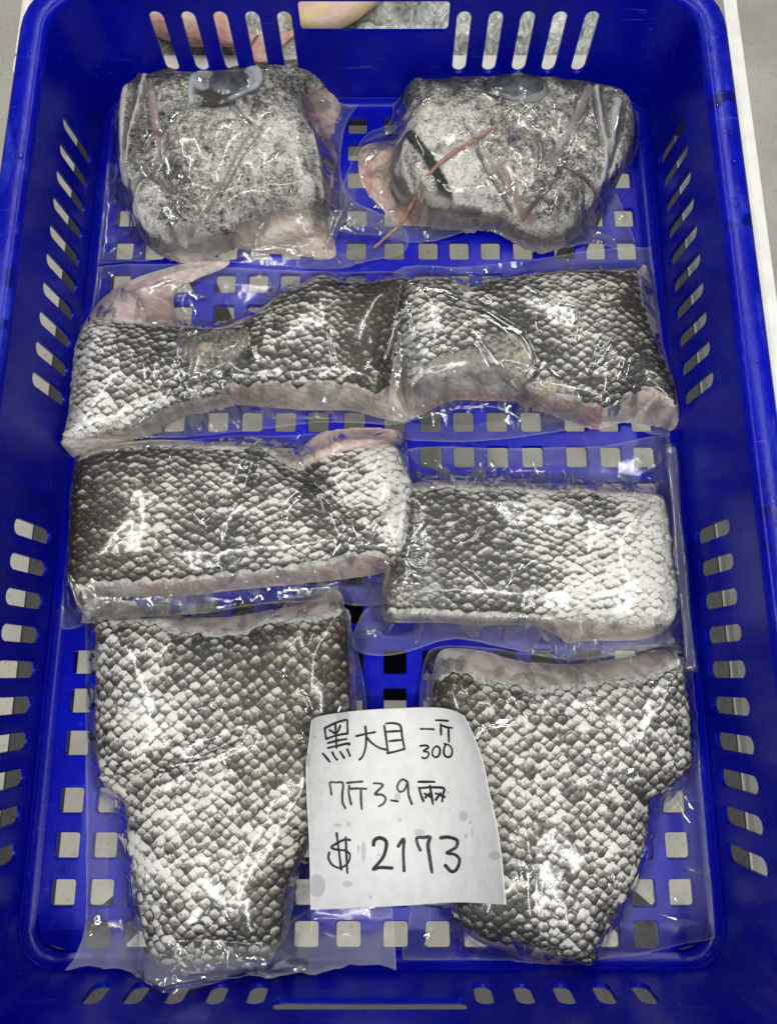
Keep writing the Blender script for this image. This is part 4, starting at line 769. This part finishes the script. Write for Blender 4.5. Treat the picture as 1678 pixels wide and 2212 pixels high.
# left head
PACKS.append(dict(seed=12, label='vacuum packed grey fish head with cloudy sunken eye, its mouth facing left', cat='fish head', group='vacuum packed fish pieces', head=True, skinz=lambda y: float(np.interp(y, [160, 400], [1.5, 0.9])),
    edge=1.3, dome=1.7, round=0.6, lump=1, T=Z3, ragged=.4, pull=.006, slope=1.3,
    skin=[(300, 155), (325, 168), (365, 152), (395, 158), (420, 168), (460, 164), (540, 147), (640, 137), (690, 136), (727, 144), (722, 170), (700, 190), (676, 205), (662, 225), (672, 262), (697, 300), (704, 360), (702, 420), (700, 452), (660, 466), (600, 474), (555, 486), (515, 512), (470, 528), (400, 545), (345, 533), (312, 503), (292, 470), (292, 437), (272, 412), (260, 370), (253, 300), (255, 240), (268, 208), (290, 185)],
    base=[(298, 158), (365, 152), (460, 166), (640, 140), (727, 146), (740, 170), (746, 205), (735, 250), (718, 292), (728, 330), (722, 362), (706, 360), (702, 440), (712, 490), (722, 550), (640, 547), (520, 537), (480, 535), (400, 547), (345, 533), (312, 500), (292, 470), (290, 437), (268, 412), (256, 370), (250, 300), (253, 240), (268, 205)],
    bag=[(228, 182), (252, 152), (300, 155), (370, 150), (650, 132), (735, 134), (798, 166), (818, 190), (790, 215), (757, 250), (742, 300), (740, 380), (770, 430), (850, 470), (885, 505), (870, 545), (800, 562), (720, 580), (560, 570), (450, 562), (360, 562), (205, 568), (182, 545), (188, 510), (215, 480), (224, 400), (222, 348), (250, 342), (245, 250)],
    feat=[('poly', [(1010, 585), (905, 710), (825, 850), (725, 990), (645, 1090), (610, 1180), (760, 1270), (1000, 1180), (1400, 1080), (1450, 900), (1400, 560), (1250, 480), (1100, 500)], .06, .26, None), ('poly', [(400, 430), (640, 430), (900, 480), (990, 590), (810, 850), (630, 1080), (500, 1150), (430, 980), (440, 760)], .08, .16, None),
          ('poly', [(205, 400), (270, 290), (330, 560), (375, 700), (330, 830), (220, 860), (130, 850), (130, 700)], .06, .26, None), ('poly', [(170, 930), (300, 885), (450, 990), (560, 1180), (420, 1225), (280, 1290), (180, 1100)], .08, .18, None),
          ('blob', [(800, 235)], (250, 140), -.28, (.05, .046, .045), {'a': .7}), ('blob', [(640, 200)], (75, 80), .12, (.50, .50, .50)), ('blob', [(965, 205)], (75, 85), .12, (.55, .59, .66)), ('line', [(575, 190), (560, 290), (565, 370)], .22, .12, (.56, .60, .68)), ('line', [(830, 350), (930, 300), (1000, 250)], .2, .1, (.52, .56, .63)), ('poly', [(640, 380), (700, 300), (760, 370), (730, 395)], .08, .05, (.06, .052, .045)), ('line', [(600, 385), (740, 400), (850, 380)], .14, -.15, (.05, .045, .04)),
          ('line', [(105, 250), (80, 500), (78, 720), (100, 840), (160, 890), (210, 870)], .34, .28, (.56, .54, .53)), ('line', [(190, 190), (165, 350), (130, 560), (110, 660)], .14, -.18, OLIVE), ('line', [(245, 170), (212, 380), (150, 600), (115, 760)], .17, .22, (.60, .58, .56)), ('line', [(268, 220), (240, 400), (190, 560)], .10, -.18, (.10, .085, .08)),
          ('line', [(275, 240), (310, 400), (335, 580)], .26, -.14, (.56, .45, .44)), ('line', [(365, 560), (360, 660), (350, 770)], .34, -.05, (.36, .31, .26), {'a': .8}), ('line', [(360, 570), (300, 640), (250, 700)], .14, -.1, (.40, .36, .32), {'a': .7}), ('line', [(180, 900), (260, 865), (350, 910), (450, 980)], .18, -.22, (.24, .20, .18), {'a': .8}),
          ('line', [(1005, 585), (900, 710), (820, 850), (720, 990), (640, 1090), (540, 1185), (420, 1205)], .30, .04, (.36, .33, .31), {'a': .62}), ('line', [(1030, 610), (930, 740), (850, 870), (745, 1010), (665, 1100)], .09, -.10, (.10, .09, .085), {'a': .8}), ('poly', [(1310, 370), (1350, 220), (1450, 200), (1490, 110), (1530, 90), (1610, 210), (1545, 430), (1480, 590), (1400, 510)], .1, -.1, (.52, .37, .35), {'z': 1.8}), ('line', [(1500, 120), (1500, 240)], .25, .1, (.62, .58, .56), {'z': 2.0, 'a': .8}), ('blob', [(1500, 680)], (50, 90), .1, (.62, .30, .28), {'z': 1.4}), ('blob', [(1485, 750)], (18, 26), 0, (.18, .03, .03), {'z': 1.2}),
          ('poly', [(840, 1250), (920, 1160), (1150, 1110), (1420, 1080), (1460, 1100), (1490, 1330), (1250, 1330), (1000, 1300)], .15, 0, (.44, .36, .32), {'z': 1.2}), ('line', [(870, 1230), (1000, 1190), (1250, 1130), (1330, 1120)], .3, .1, (.62, .60, .55), {'z': 1.4, 'a': .9}), ('line', [(980, 1330), (1200, 1345), (1490, 1360)], .12, 0, (.03, .028, .025), {'z': .6}), ('line', [(460, 1330), (600, 1310), (750, 1280)], .25, 0, (.60, .58, .54), {'z': 1.0}), ('blob', [(1000, 900)], (90, 45), 0, (.50, .51, .49), {'a': .32}), ('blob', [(1230, 730)], (50, 80), 0, (.50, .44, .27), {'a': .35}), ('line', [(1370, 480), (1395, 620), (1440, 700)], .16, .1, (.5, .46, .43), {'a': .7}), ('line', [(1400, 900), (1380, 1060)], .3, -.05, (.13, .12, .115), {'a': .7})],
    pig=[(350, 110, .9, 0), (420, 140, .82, 0), (450, 250, .6, 0), (400, 350, .5, 0), (1000, 110, .85, 0), (1200, 90, .72, 0), (1450, 80, .82, 0), (1300, 160, .6, 0), (1150, 250, .6, 0), (1200, 350, .5, 0), (1000, 350, .62, 0), (850, 450, .5, 0), (600, 450, .45, 0), (600, 600, .62, 0), (500, 700, .5, 0), (720, 620, .4, 0), (850, 600, .4, 0), (1100, 600, .25, 0), (1200, 750, .25, 0), (1100, 780, .4, 0), (1300, 900, .35, 0), (1000, 850, .4, 0), (1150, 1020, .6, 0), (220, 550, .75, 0), (190, 700, .8, 0), (220, 800, .55, 0), (480, 880, .72, 0), (420, 1000, .6, 0), (300, 1020, .4, 0), (480, 1150, .8, 0), (250, 1150, .35, 0), (400, 1270, .35, 0), (600, 1250, .3, 0), (740, 1150, .72, 0), (800, 1000, .5, 0), (650, 900, .4, 0), (700, 780, .38, 0), (1400, 1000, .7, 0), (1420, 800, .5, 0), (600, 1050, .55, 0)],
    extra=[eye_on((815, 225), 150, 98, .30)],
    crease=[([Z3((60, 450)), Z3((70, 700))], .1, .12), ([Z3((250, 690)), Z3((330, 600)), Z3((450, 500)), Z3((600, 390))], .12, .14), ([Z3((1460, 900)), Z3((1400, 560)), Z3((1340, 420))], .1, .2), ([Z3((1440, 1180)), Z3((1560, 900)), Z3((1640, 700))], .15, .35), ([Z3((1620, 1400)), Z3((1660, 1240))], .12, .3), ([Z3((920, 1200)), Z3((1180, 1180)), Z3((1260, 1210))], .12, .14), ([Z3((880, 130)), Z3((1100, 100)), Z3((1380, 50))], .1, .14)]))
def rolled_edge(root, org, HF, T, zf):
    p = np.vstack([U([(1452, 955)], 1.6), U([(1480, 1100)], 1.6), U([(1510, 1270)], 1.5), U([(1545, 1452)], 1.2)]); w = smooth(p, 8, False); n = len(w)
    w[:, 0] = np.minimum(w[:, 0], 17.3)
    V, F = tube(np.column_stack([w, 1.15+0.05*np.sin(np.linspace(0, 9, n))]), 0.34+0.06*np.sin(np.linspace(0, 14, n)), 14, 0.5)
    me = mesh_from('rolled_edge', np.array(V)-org, F); a = me.color_attributes.new('film', 'FLOAT_COLOR', 'POINT')
    a.data.foreach_set('color', np.tile(np.array([0, 0.05, 1, 1], np.float32), len(me.vertices))); link('rolled_edge', me, root, FILM)
    return np.zeros_like(HF)
PACKS[2]['extra'] = [rolled_edge]
def fin_tip(root, org, HF, T, zf):          # pink fin lying over the scales of the row 3 slab
    q = U([(622, 985), (632, 950), (655, 915), (690, 893), (770, 884), (850, 888), (872, 905), (850, 935), (800, 950), (740, 965), (680, 985), (645, 993)], 3.2); q = smooth(q, 5)
    W = window(q, .4); X, Y = MX[W], MY[W]; d, _ = sdf(q, X, Y); b = sample(HF, X, Y)
    q9 = b.copy()
    for it in range(60):
        k = np.pad(q9, 1, 'edge'); q9 = np.maximum(b, (k[2:, 1:-1]+k[:-2, 1:-1]+k[1:-1, 2:]+k[1:-1, :-2])/4)
    Z = q9+0.15+0.5*(1-np.exp(-np.maximum(d, 0)/.5)); Z = np.where(d > 0, Z, q9-0.1)
    pc = np.zeros(X.shape+(4,)); pc[..., :3] = (.62, .46, .44); pc[..., 3] = .9
    tipd = np.exp(-((X-q[0][0])**2+(Y-q[0][1])**2)/1.5)[..., None]; pc[..., :3] = pc[..., :3]*(1-tipd)+np.array((.66, .60, .52))*tipd
    mx = np.maximum(np.maximum(d[:-1, :-1], d[1:, :-1]), np.maximum(d[1:, 1:], d[:-1, 1:])) > 0
    link('fin', grid_mesh('fin', X, Y, Z, mx, org, {'paint': pc}), root, FLESH)
    out = np.zeros_like(HF); out[W] = np.where(d > 0, Z, 0); return out
PACKS[3]['extra'] = [fin_tip]
for D in PACKS: build_pack(D)

# ------------------------------------------------------------------ price note
NN = lambda p: (654.1+p[0]*.27844, 1521.8+p[1]*.27844)
def curve(pts, t):
    c = smooth(pts, 8, False); s = np.r_[0, np.cumsum(np.hypot(*np.diff(c, axis=0).T))]; s /= s[-1]
    return np.stack([np.interp(t, s, c[:, 0]), np.interp(t, s, c[:, 1])], -1)
nu, nv = 150, 190; tu, tv = np.linspace(0, 1, nu), np.linspace(0, 1, nv)
top_, bot_ = curve([(66, 125), (130, 90), (400, 50), (700, 30), (1000, 22), (1150, 40), (1250, 85)], tu), curve([(60, 1593), (400, 1580), (800, 1560), (1200, 1535), (1578, 1553)], tu)
lef_, rig_ = curve([(66, 125), (45, 300), (25, 480), (30, 720), (50, 1100), (60, 1593)], tv), curve([(1250, 85), (1330, 250), (1400, 450), (1450, 690), (1500, 900), (1540, 1160), (1578, 1553)], tv)
uu, vv = np.meshgrid(tu, tv, indexing='ij')
CP = (1-vv)[..., None]*top_[:, None]+vv[..., None]*bot_[:, None]+(1-uu)[..., None]*lef_[None]+uu[..., None]*rig_[None]
for a, b, c in ((lambda: (1-uu)*(1-vv), 0, top_[0]), (lambda: uu*(1-vv), 0, top_[-1]), (lambda: (1-uu)*vv, 0, bot_[0]), (lambda: uu*vv, 0, bot_[-1])): CP = CP-a()[..., None]*np.asarray(c)
PP = np.stack([654.1+CP[..., 0]*.27844, 1521.8+CP[..., 1]*.27844], -1).reshape(-1, 2)
b = G.copy()
for it in range(130):                       # stiff sheet: heavily smoothed top surface
    q = np.pad(b, 1, 'edge'); b = np.maximum(0.2*b+0.2*(q[2:, 1:-1]+q[:-2, 1:-1]+q[1:-1, 2:]+q[1:-1, :-2]), 0)
q = U(PP, 3.6); zz = sample(b, q[:, 0], q[:, 1]); g = sample(G, q[:, 0], q[:, 1])
un, vn = uu.ravel(), vv.ravel()
A2 = np.column_stack([np.ones_like(un), un, vn, un*vn, un**2, vn**2]); k = np.linalg.lstsq(A2, zz, rcond=None)[0]
zp = A2@k; zp = zp+0.10*np.sin(vn*5+un*2)*0.6+0.07*sst(.90, .97, vn)*sst(.3, 1, un); lift = np.max(g-zp)
zp = zp+max(0, min(lift, 0.9))+0.06; zp = np.maximum(zp, g+0.05)
PZ = zp.reshape(nu, nv)
for it in range(6):
    q2 = np.pad(PZ, 1, 'edge'); PZ = 0.5*PZ+0.125*(q2[2:, 1:-1]+q2[:-2, 1:-1]+q2[1:-1, 2:]+q2[1:-1, :-2])
PXY = U(PP, 0)*0
for i0 in range(1):                         # exact position of each sheet vertex at its own height
    u_ = (PP[:, 0]-PCX)/FPX; v_ = (PCY-PP[:, 1])/FPX; s_ = (CAMZ-PZ.ravel())/(ct-v_*st); PXY = np.stack([CAMX+u_*s_, CAMY+(st+v_*ct)*s_], 1)
porg = np.array((*PXY.mean(0), 3.0))
note = empty('price_note', porg, 'white paper price note handwritten in black marker lying on the two bottom fish bags', 'note')
stain = np.zeros((nu, nv)); cx_, cy_ = CP[..., 0], CP[..., 1]
for sx, sy, rx, ry in ((110, 1405, 62, 85), (735, 711, 24, 30), (905, 991, 42, 24), (470, 1140, 18, 78), (430, 1120, 8, 40), (345, 1391, 36, 26), (1245, 866, 32, 40), (1300, 915, 14, 14), (355, 926, 18, 22), (265, 936, 34, 14), (310, 95, 52, 48), (40, 430, 16, 55), (1490, 1171, 46, 32), (750, 896, 18, 12), (525, 1490, 10, 22), (1315, 991, 6, 38), (90, 250, 12, 12), (134, 585, 7, 7), (590, 1165, 12, 8), (1265, 1020, 14, 20)):
    stain = np.maximum(stain, sst(1.5, .7, ((cx_-sx)/rx)**2+((cy_-sy)/ry)**2))
pc = np.zeros((nu, nv, 4)); pc[..., :3] = .5; pc[..., 3] = stain
me = grid_mesh('sheet', PXY[:, 0].reshape(nu, nv), PXY[:, 1].reshape(nu, nv), PZ, np.ones((nu-1, nv-1), bool), porg, {'paint': pc})
sheet = link('sheet', me, note, PAPER); md = sheet.modifiers.new('thickness', 'SOLIDIFY'); md.thickness = 0.00012; md.offset = -1
def note_z(p):                              # height of the sheet under a photograph point
    d = ((PP[:, None]-np.asarray(p)[None])**2).sum(-1); i = np.argpartition(d, 4, 0)[:4]; w = 1/(np.take_along_axis(d, i, 0)+.05)
    return (PZ.ravel()[i]*w).sum(0)/w.sum(0)
STK = [  # glyph groups: (width, fade, strokes)
 (17, .25, [[(170, 185), (175, 230), (182, 268)], [(170, 185), (250, 145), (338, 120), (345, 160), (348, 225)], [(208, 200), (228, 210), (245, 222)], [(290, 165), (275, 205), (255, 228)], [(252, 150), (258, 230), (262, 335)], [(182, 268), (260, 240), (348, 225)], [(195, 300), (270, 280), (340, 268)], [(195, 338), (280, 318), (355, 302), (358, 315)], [(155, 380), (180, 410), (210, 445)], [(230, 372), (245, 405), (265, 428)], [(290, 368), (308, 395), (320, 415)], [(345, 350), (358, 378), (365, 398)]]),
 (17, .35, [[(415, 245), (490, 228), (558, 215)], [(485, 172), (492, 260), (485, 340), (465, 400), (440, 428)], [(492, 250), (530, 295), (590, 335), (650, 352)]]),
 (17, .15, [[(632, 165), (645, 260), (660, 370)], [(645, 148), (700, 145), (755, 165), (770, 250), (788, 345)], [(652, 212), (710, 208), (762, 206)], [(670, 285), (715, 280), (762, 276)], [(655, 378), (720, 365), (788, 345)]]),
 (14, .1, [[(915, 190), (960, 190), (1015, 193)]]),
 (16, .0, [[(1032, 122), (1080, 124), (1125, 128)], [(1068, 152), (1070, 195), (1072, 235)], [(1072, 160), (1110, 175), (1155, 182)], [(1128, 180), (1130, 235), (1132, 290)]]),
 (15, .0, [[(910, 322), (955, 318), (972, 335), (935, 362), (970, 370), (975, 395), (950, 418), (925, 412)], [(1035, 322), (1008, 350), (1005, 390), (1030, 410), (1058, 390), (1060, 340), (1035, 322)], [(1095, 305), (1130, 315), (1155, 345), (1155, 385), (1135, 408), (1105, 402), (1092, 370), (1100, 325), (1112, 310)]]),
 (16, .95, [[(222, 700), (216, 650), (212, 605), (260, 606), (310, 610), (307, 690), (308, 760), (330, 805)]]),
 (17, .9, [[(345, 608), (400, 603), (460, 598)], [(360, 632), (357, 690), (375, 775)], [(365, 655), (430, 652), (490, 655)], [(450, 660), (452, 740), (457, 812)]]),
 (16, .7, [[(550, 612), (600, 615), (618, 632), (560, 695), (610, 700), (642, 728), (625, 770), (590, 790)]]),
 (16, .3, [[(685, 745), (710, 748), (735, 752)]]),
 (17, .6, [[(810, 600), (775, 582), (745, 605), (732, 650), (755, 678), (790, 660), (812, 610), (820, 700), (845, 772)]]),
 (18, .15, [[(895, 600), (960, 600), (1020, 600)], [(900, 645), (915, 700), (935, 750)], [(905, 650), (990, 643), (1090, 650), (1086, 700), (1080, 752)], [(985, 630), (1000, 720), (1008, 772)], [(945, 692), (975, 708), (1000, 722)], [(985, 690), (965, 705), (950, 722)], [(1030, 690), (1065, 704), (1100, 718)], [(1065, 690), (1050, 712), (1030, 740)]]),
 (17, .4, [[(365, 1052), (320, 1050), (260, 1080), (222, 1110), (270, 1128), (330, 1135), (365, 1165), (350, 1230), (290, 1268), (230, 1245), (200, 1195), (205, 1150)], [(263, 1000), (275, 1100), (298, 1280)], [(333, 1030), (338, 1150), (345, 1308)]]),
 (27, .1, [[(548, 1090), (555, 1055), (595, 1035), (640, 1055), (648, 1100), (625, 1180), (580, 1240), (545, 1280), (600, 1265), (690, 1270)]]),
 (25, .5, [[(740, 1100), (782, 1045), (779, 1150), (785, 1290)]]),
 (26, .8, [[(910, 1130), (888, 1080), (885, 1035), (935, 1032), (985, 1032), (970, 1090), (985, 1200), (1000, 1300)]]),
 (26, .6, [[(1070, 1035), (1130, 1030), (1195, 1055), (1185, 1110), (1115, 1152), (1180, 1165), (1215, 1210), (1190, 1280), (1150, 1295), (1105, 1250)]])]
rq = random.Random(4); lv = 0
for wd, fade, strokes in STK:
    A = Acc(); INKV = []
    for s in strokes:
        p = smooth(np.array([NN(q) for q in s]), 7, False); n = len(p); lv = (lv+1) % 12
        t = np.gradient(p, axis=0); t /= np.linalg.norm(t, axis=1, keepdims=True)+1e-9; nrm = np.stack([-t[:, 1], t[:, 0]], 1)
        hw = 0.5*wd*.27844*(1+0.12*np.sin(np.linspace(0, 6, n)+rq.random()*6))
        e0 = [p[0]-t[0]*hw[0]*math.cos(a)*1.0+nrm[0]*hw[0]*math.sin(a) for a in np.linspace(-1.57, 1.57, 7)]
        e1_ = [p[-1]+t[-1]*hw[-1]*math.cos(a)-nrm[-1]*hw[-1]*math.sin(a) for a in np.linspace(-1.57, 1.57, 7)]
        L, R_ = p+nrm*hw[:, None], p-nrm*hw[:, None]
        allp = np.vstack([L, R_, e0, e1_]); z = note_z(allp)+0.030+0.0015*lv
        u_ = (allp[:, 0]-PCX)/FPX; v_ = (PCY-allp[:, 1])/FPX; s_ = (CAMZ-z)/(ct-v_*st)
        ids = [A.v((CAMX+a*b_, CAMY+(st+c*ct)*b_, zq)) for a, b_, c, zq in zip(u_, s_, v_, z)]
        for i in range(n-1): A.F.append([ids[i], ids[i+1], ids[n+i+1], ids[n+i]])
        A.F.append(ids[2*n:2*n+7]); A.F.append(ids[2*n+7:2*n+14])
    o = A.obj('handwriting', note, INK, porg)
    a = o.data.attributes.new('ink', 'FLOAT', 'POINT'); a.data.foreach_set('value', np.full(len(o.data.vertices), fade, np.float32))

# ------------------------------------------------------------------ neighbouring foam box of ice and fish seen through the back wall
fbo = np.array((0, 46, -10.0)); fb = empty('foam_box', fbo, 'white foam box filled with ice and fish behind the back wall of the crate', 'foam box')
part('box_wall', box(-26, 20, 30.2, 31.8, -10, -1.5, .3), fb, FOAM, fbo); part('box_wall', box(-26, 20, 60, 61.6, -10, -1.5, .3), fb, FOAM, fbo)
part('box_wall', box(-26, -24.4, 31.85, 59.95, -10, -1.5, .3), fb, FOAM, fbo); part('box_wall', box(18.4, 20, 31.85, 59.95, -10, -1.5, .3), fb, FOAM, fbo)
part('box_floor', box(-24.3, 18.3, 31.9, 59.9, -10, -8.6, .1), fb, FOAM, fbo)
ix, iy = np.meshgrid(np.linspace(-24.3, 18.3, 260), np.linspace(31.9, 59.8, 110), indexing='ij')
iz = -2.6+1.6*fbm(ix*.25, iy*.25, 90)+1.1*ridged(ix*1.1, iy*1.1, 91)*.5+.5*vnoise(ix*2.3, iy*2.3, 92)
tag(link('crushed_ice', grid_mesh('crushed_ice', ix, iy, iz, np.ones((259, 109), bool), (0, 0, 0)), None, ICE, False), 'crushed ice filling the white foam box behind the crate', 'ice', kind='stuff')
def whole_fish(x, y, z, rot, L, mat, label):
    V, F = [], []; prof = [(0, .02), (.06, .10), (.18, .19), (.35, .22), (.55, .18), (.72, .10), (.84, .05), (.88, .06)]
    n = 14
    for t, r in prof:
        for k in range(n):
            a = 2*math.pi*k/n; V.append(((t-.45)*L, r*L*math.cos(a), .5*r*L*math.sin(a)))
    for i in range(len(prof)-1):
        for k in range(n): F.append([i*n+k, i*n+(k+1) % n, (i+1)*n+(k+1) % n, (i+1)*n+k])
    F.append(list(range(n))[::-1])
    r = empty('whole_fish', (x, y, z), label, 'fish'); r.rotation_euler = (0, 0, rot)
    link('body', mesh_from('body', V, F), r, mat)
    V, F = [], []
    for zq in (-.012*L, .012*L):
        for px, py in ((.40, 0), (.43, .06), (.62, .20), (.57, 0), (.62, -.20), (.43, -.06)): V.append((px*L, py*L, zq))
    F = [list(range(6))[::-1], list(range(6, 12))]+[[i, (i+1) % 6, 6+(i+1) % 6, 6+i] for i in range(6)]
    link('tail_fin', mesh_from('tail_fin', V, F), r, mat, False)
whole_fish(-2.6, 35.6, -.9, .35, 9, FISHYEL, 'yellow and pink fish on ice seen through the back handle opening')
whole_fish(-13.0, 33.8, -.2, -.5, 12, FISHRED, 'pinkish red fish on ice seen through the back left slots')

# ------------------------------------------------------------------ water drops on the crate
r = np.random.default_rng(5); A = Acc()
for k in range(170):
    m = r.random()
    if m < .45: x, y, z = r.choice((-1, 1))*(HW+e1+.4+.8*r.random()), r.uniform(-24, 26), 7.835
    else:
        x, y = r.uniform(-17, 17), r.uniform(-25, 25); z = 0.0
        if min(abs(x-c) for c in cols) < .85 and min(abs(y-c) for c in rows) < .9: continue
        if float(sample(G, x, y)) > 0.02: continue
    R0 = .05+.16*r.random()**2.5; rows_ = []
    for j in range(4):
        t = j/3*math.pi/2; rows_.append([A.v((x+R0*math.cos(t)*math.cos(a)*1.1, y+R0*math.cos(t)*math.sin(a), z+.003+R0*.35*math.sin(t))) for a in np.linspace(0, 2*math.pi, 10, endpoint=False)])
    for a, b in zip(rows_, rows_[1:]): A.ring(a, b)
tag(A.obj('water_drops', None, DROP, (0, 0, 0), True), 'small water drops beaded on the blue crate', 'water drops', kind='stuff')
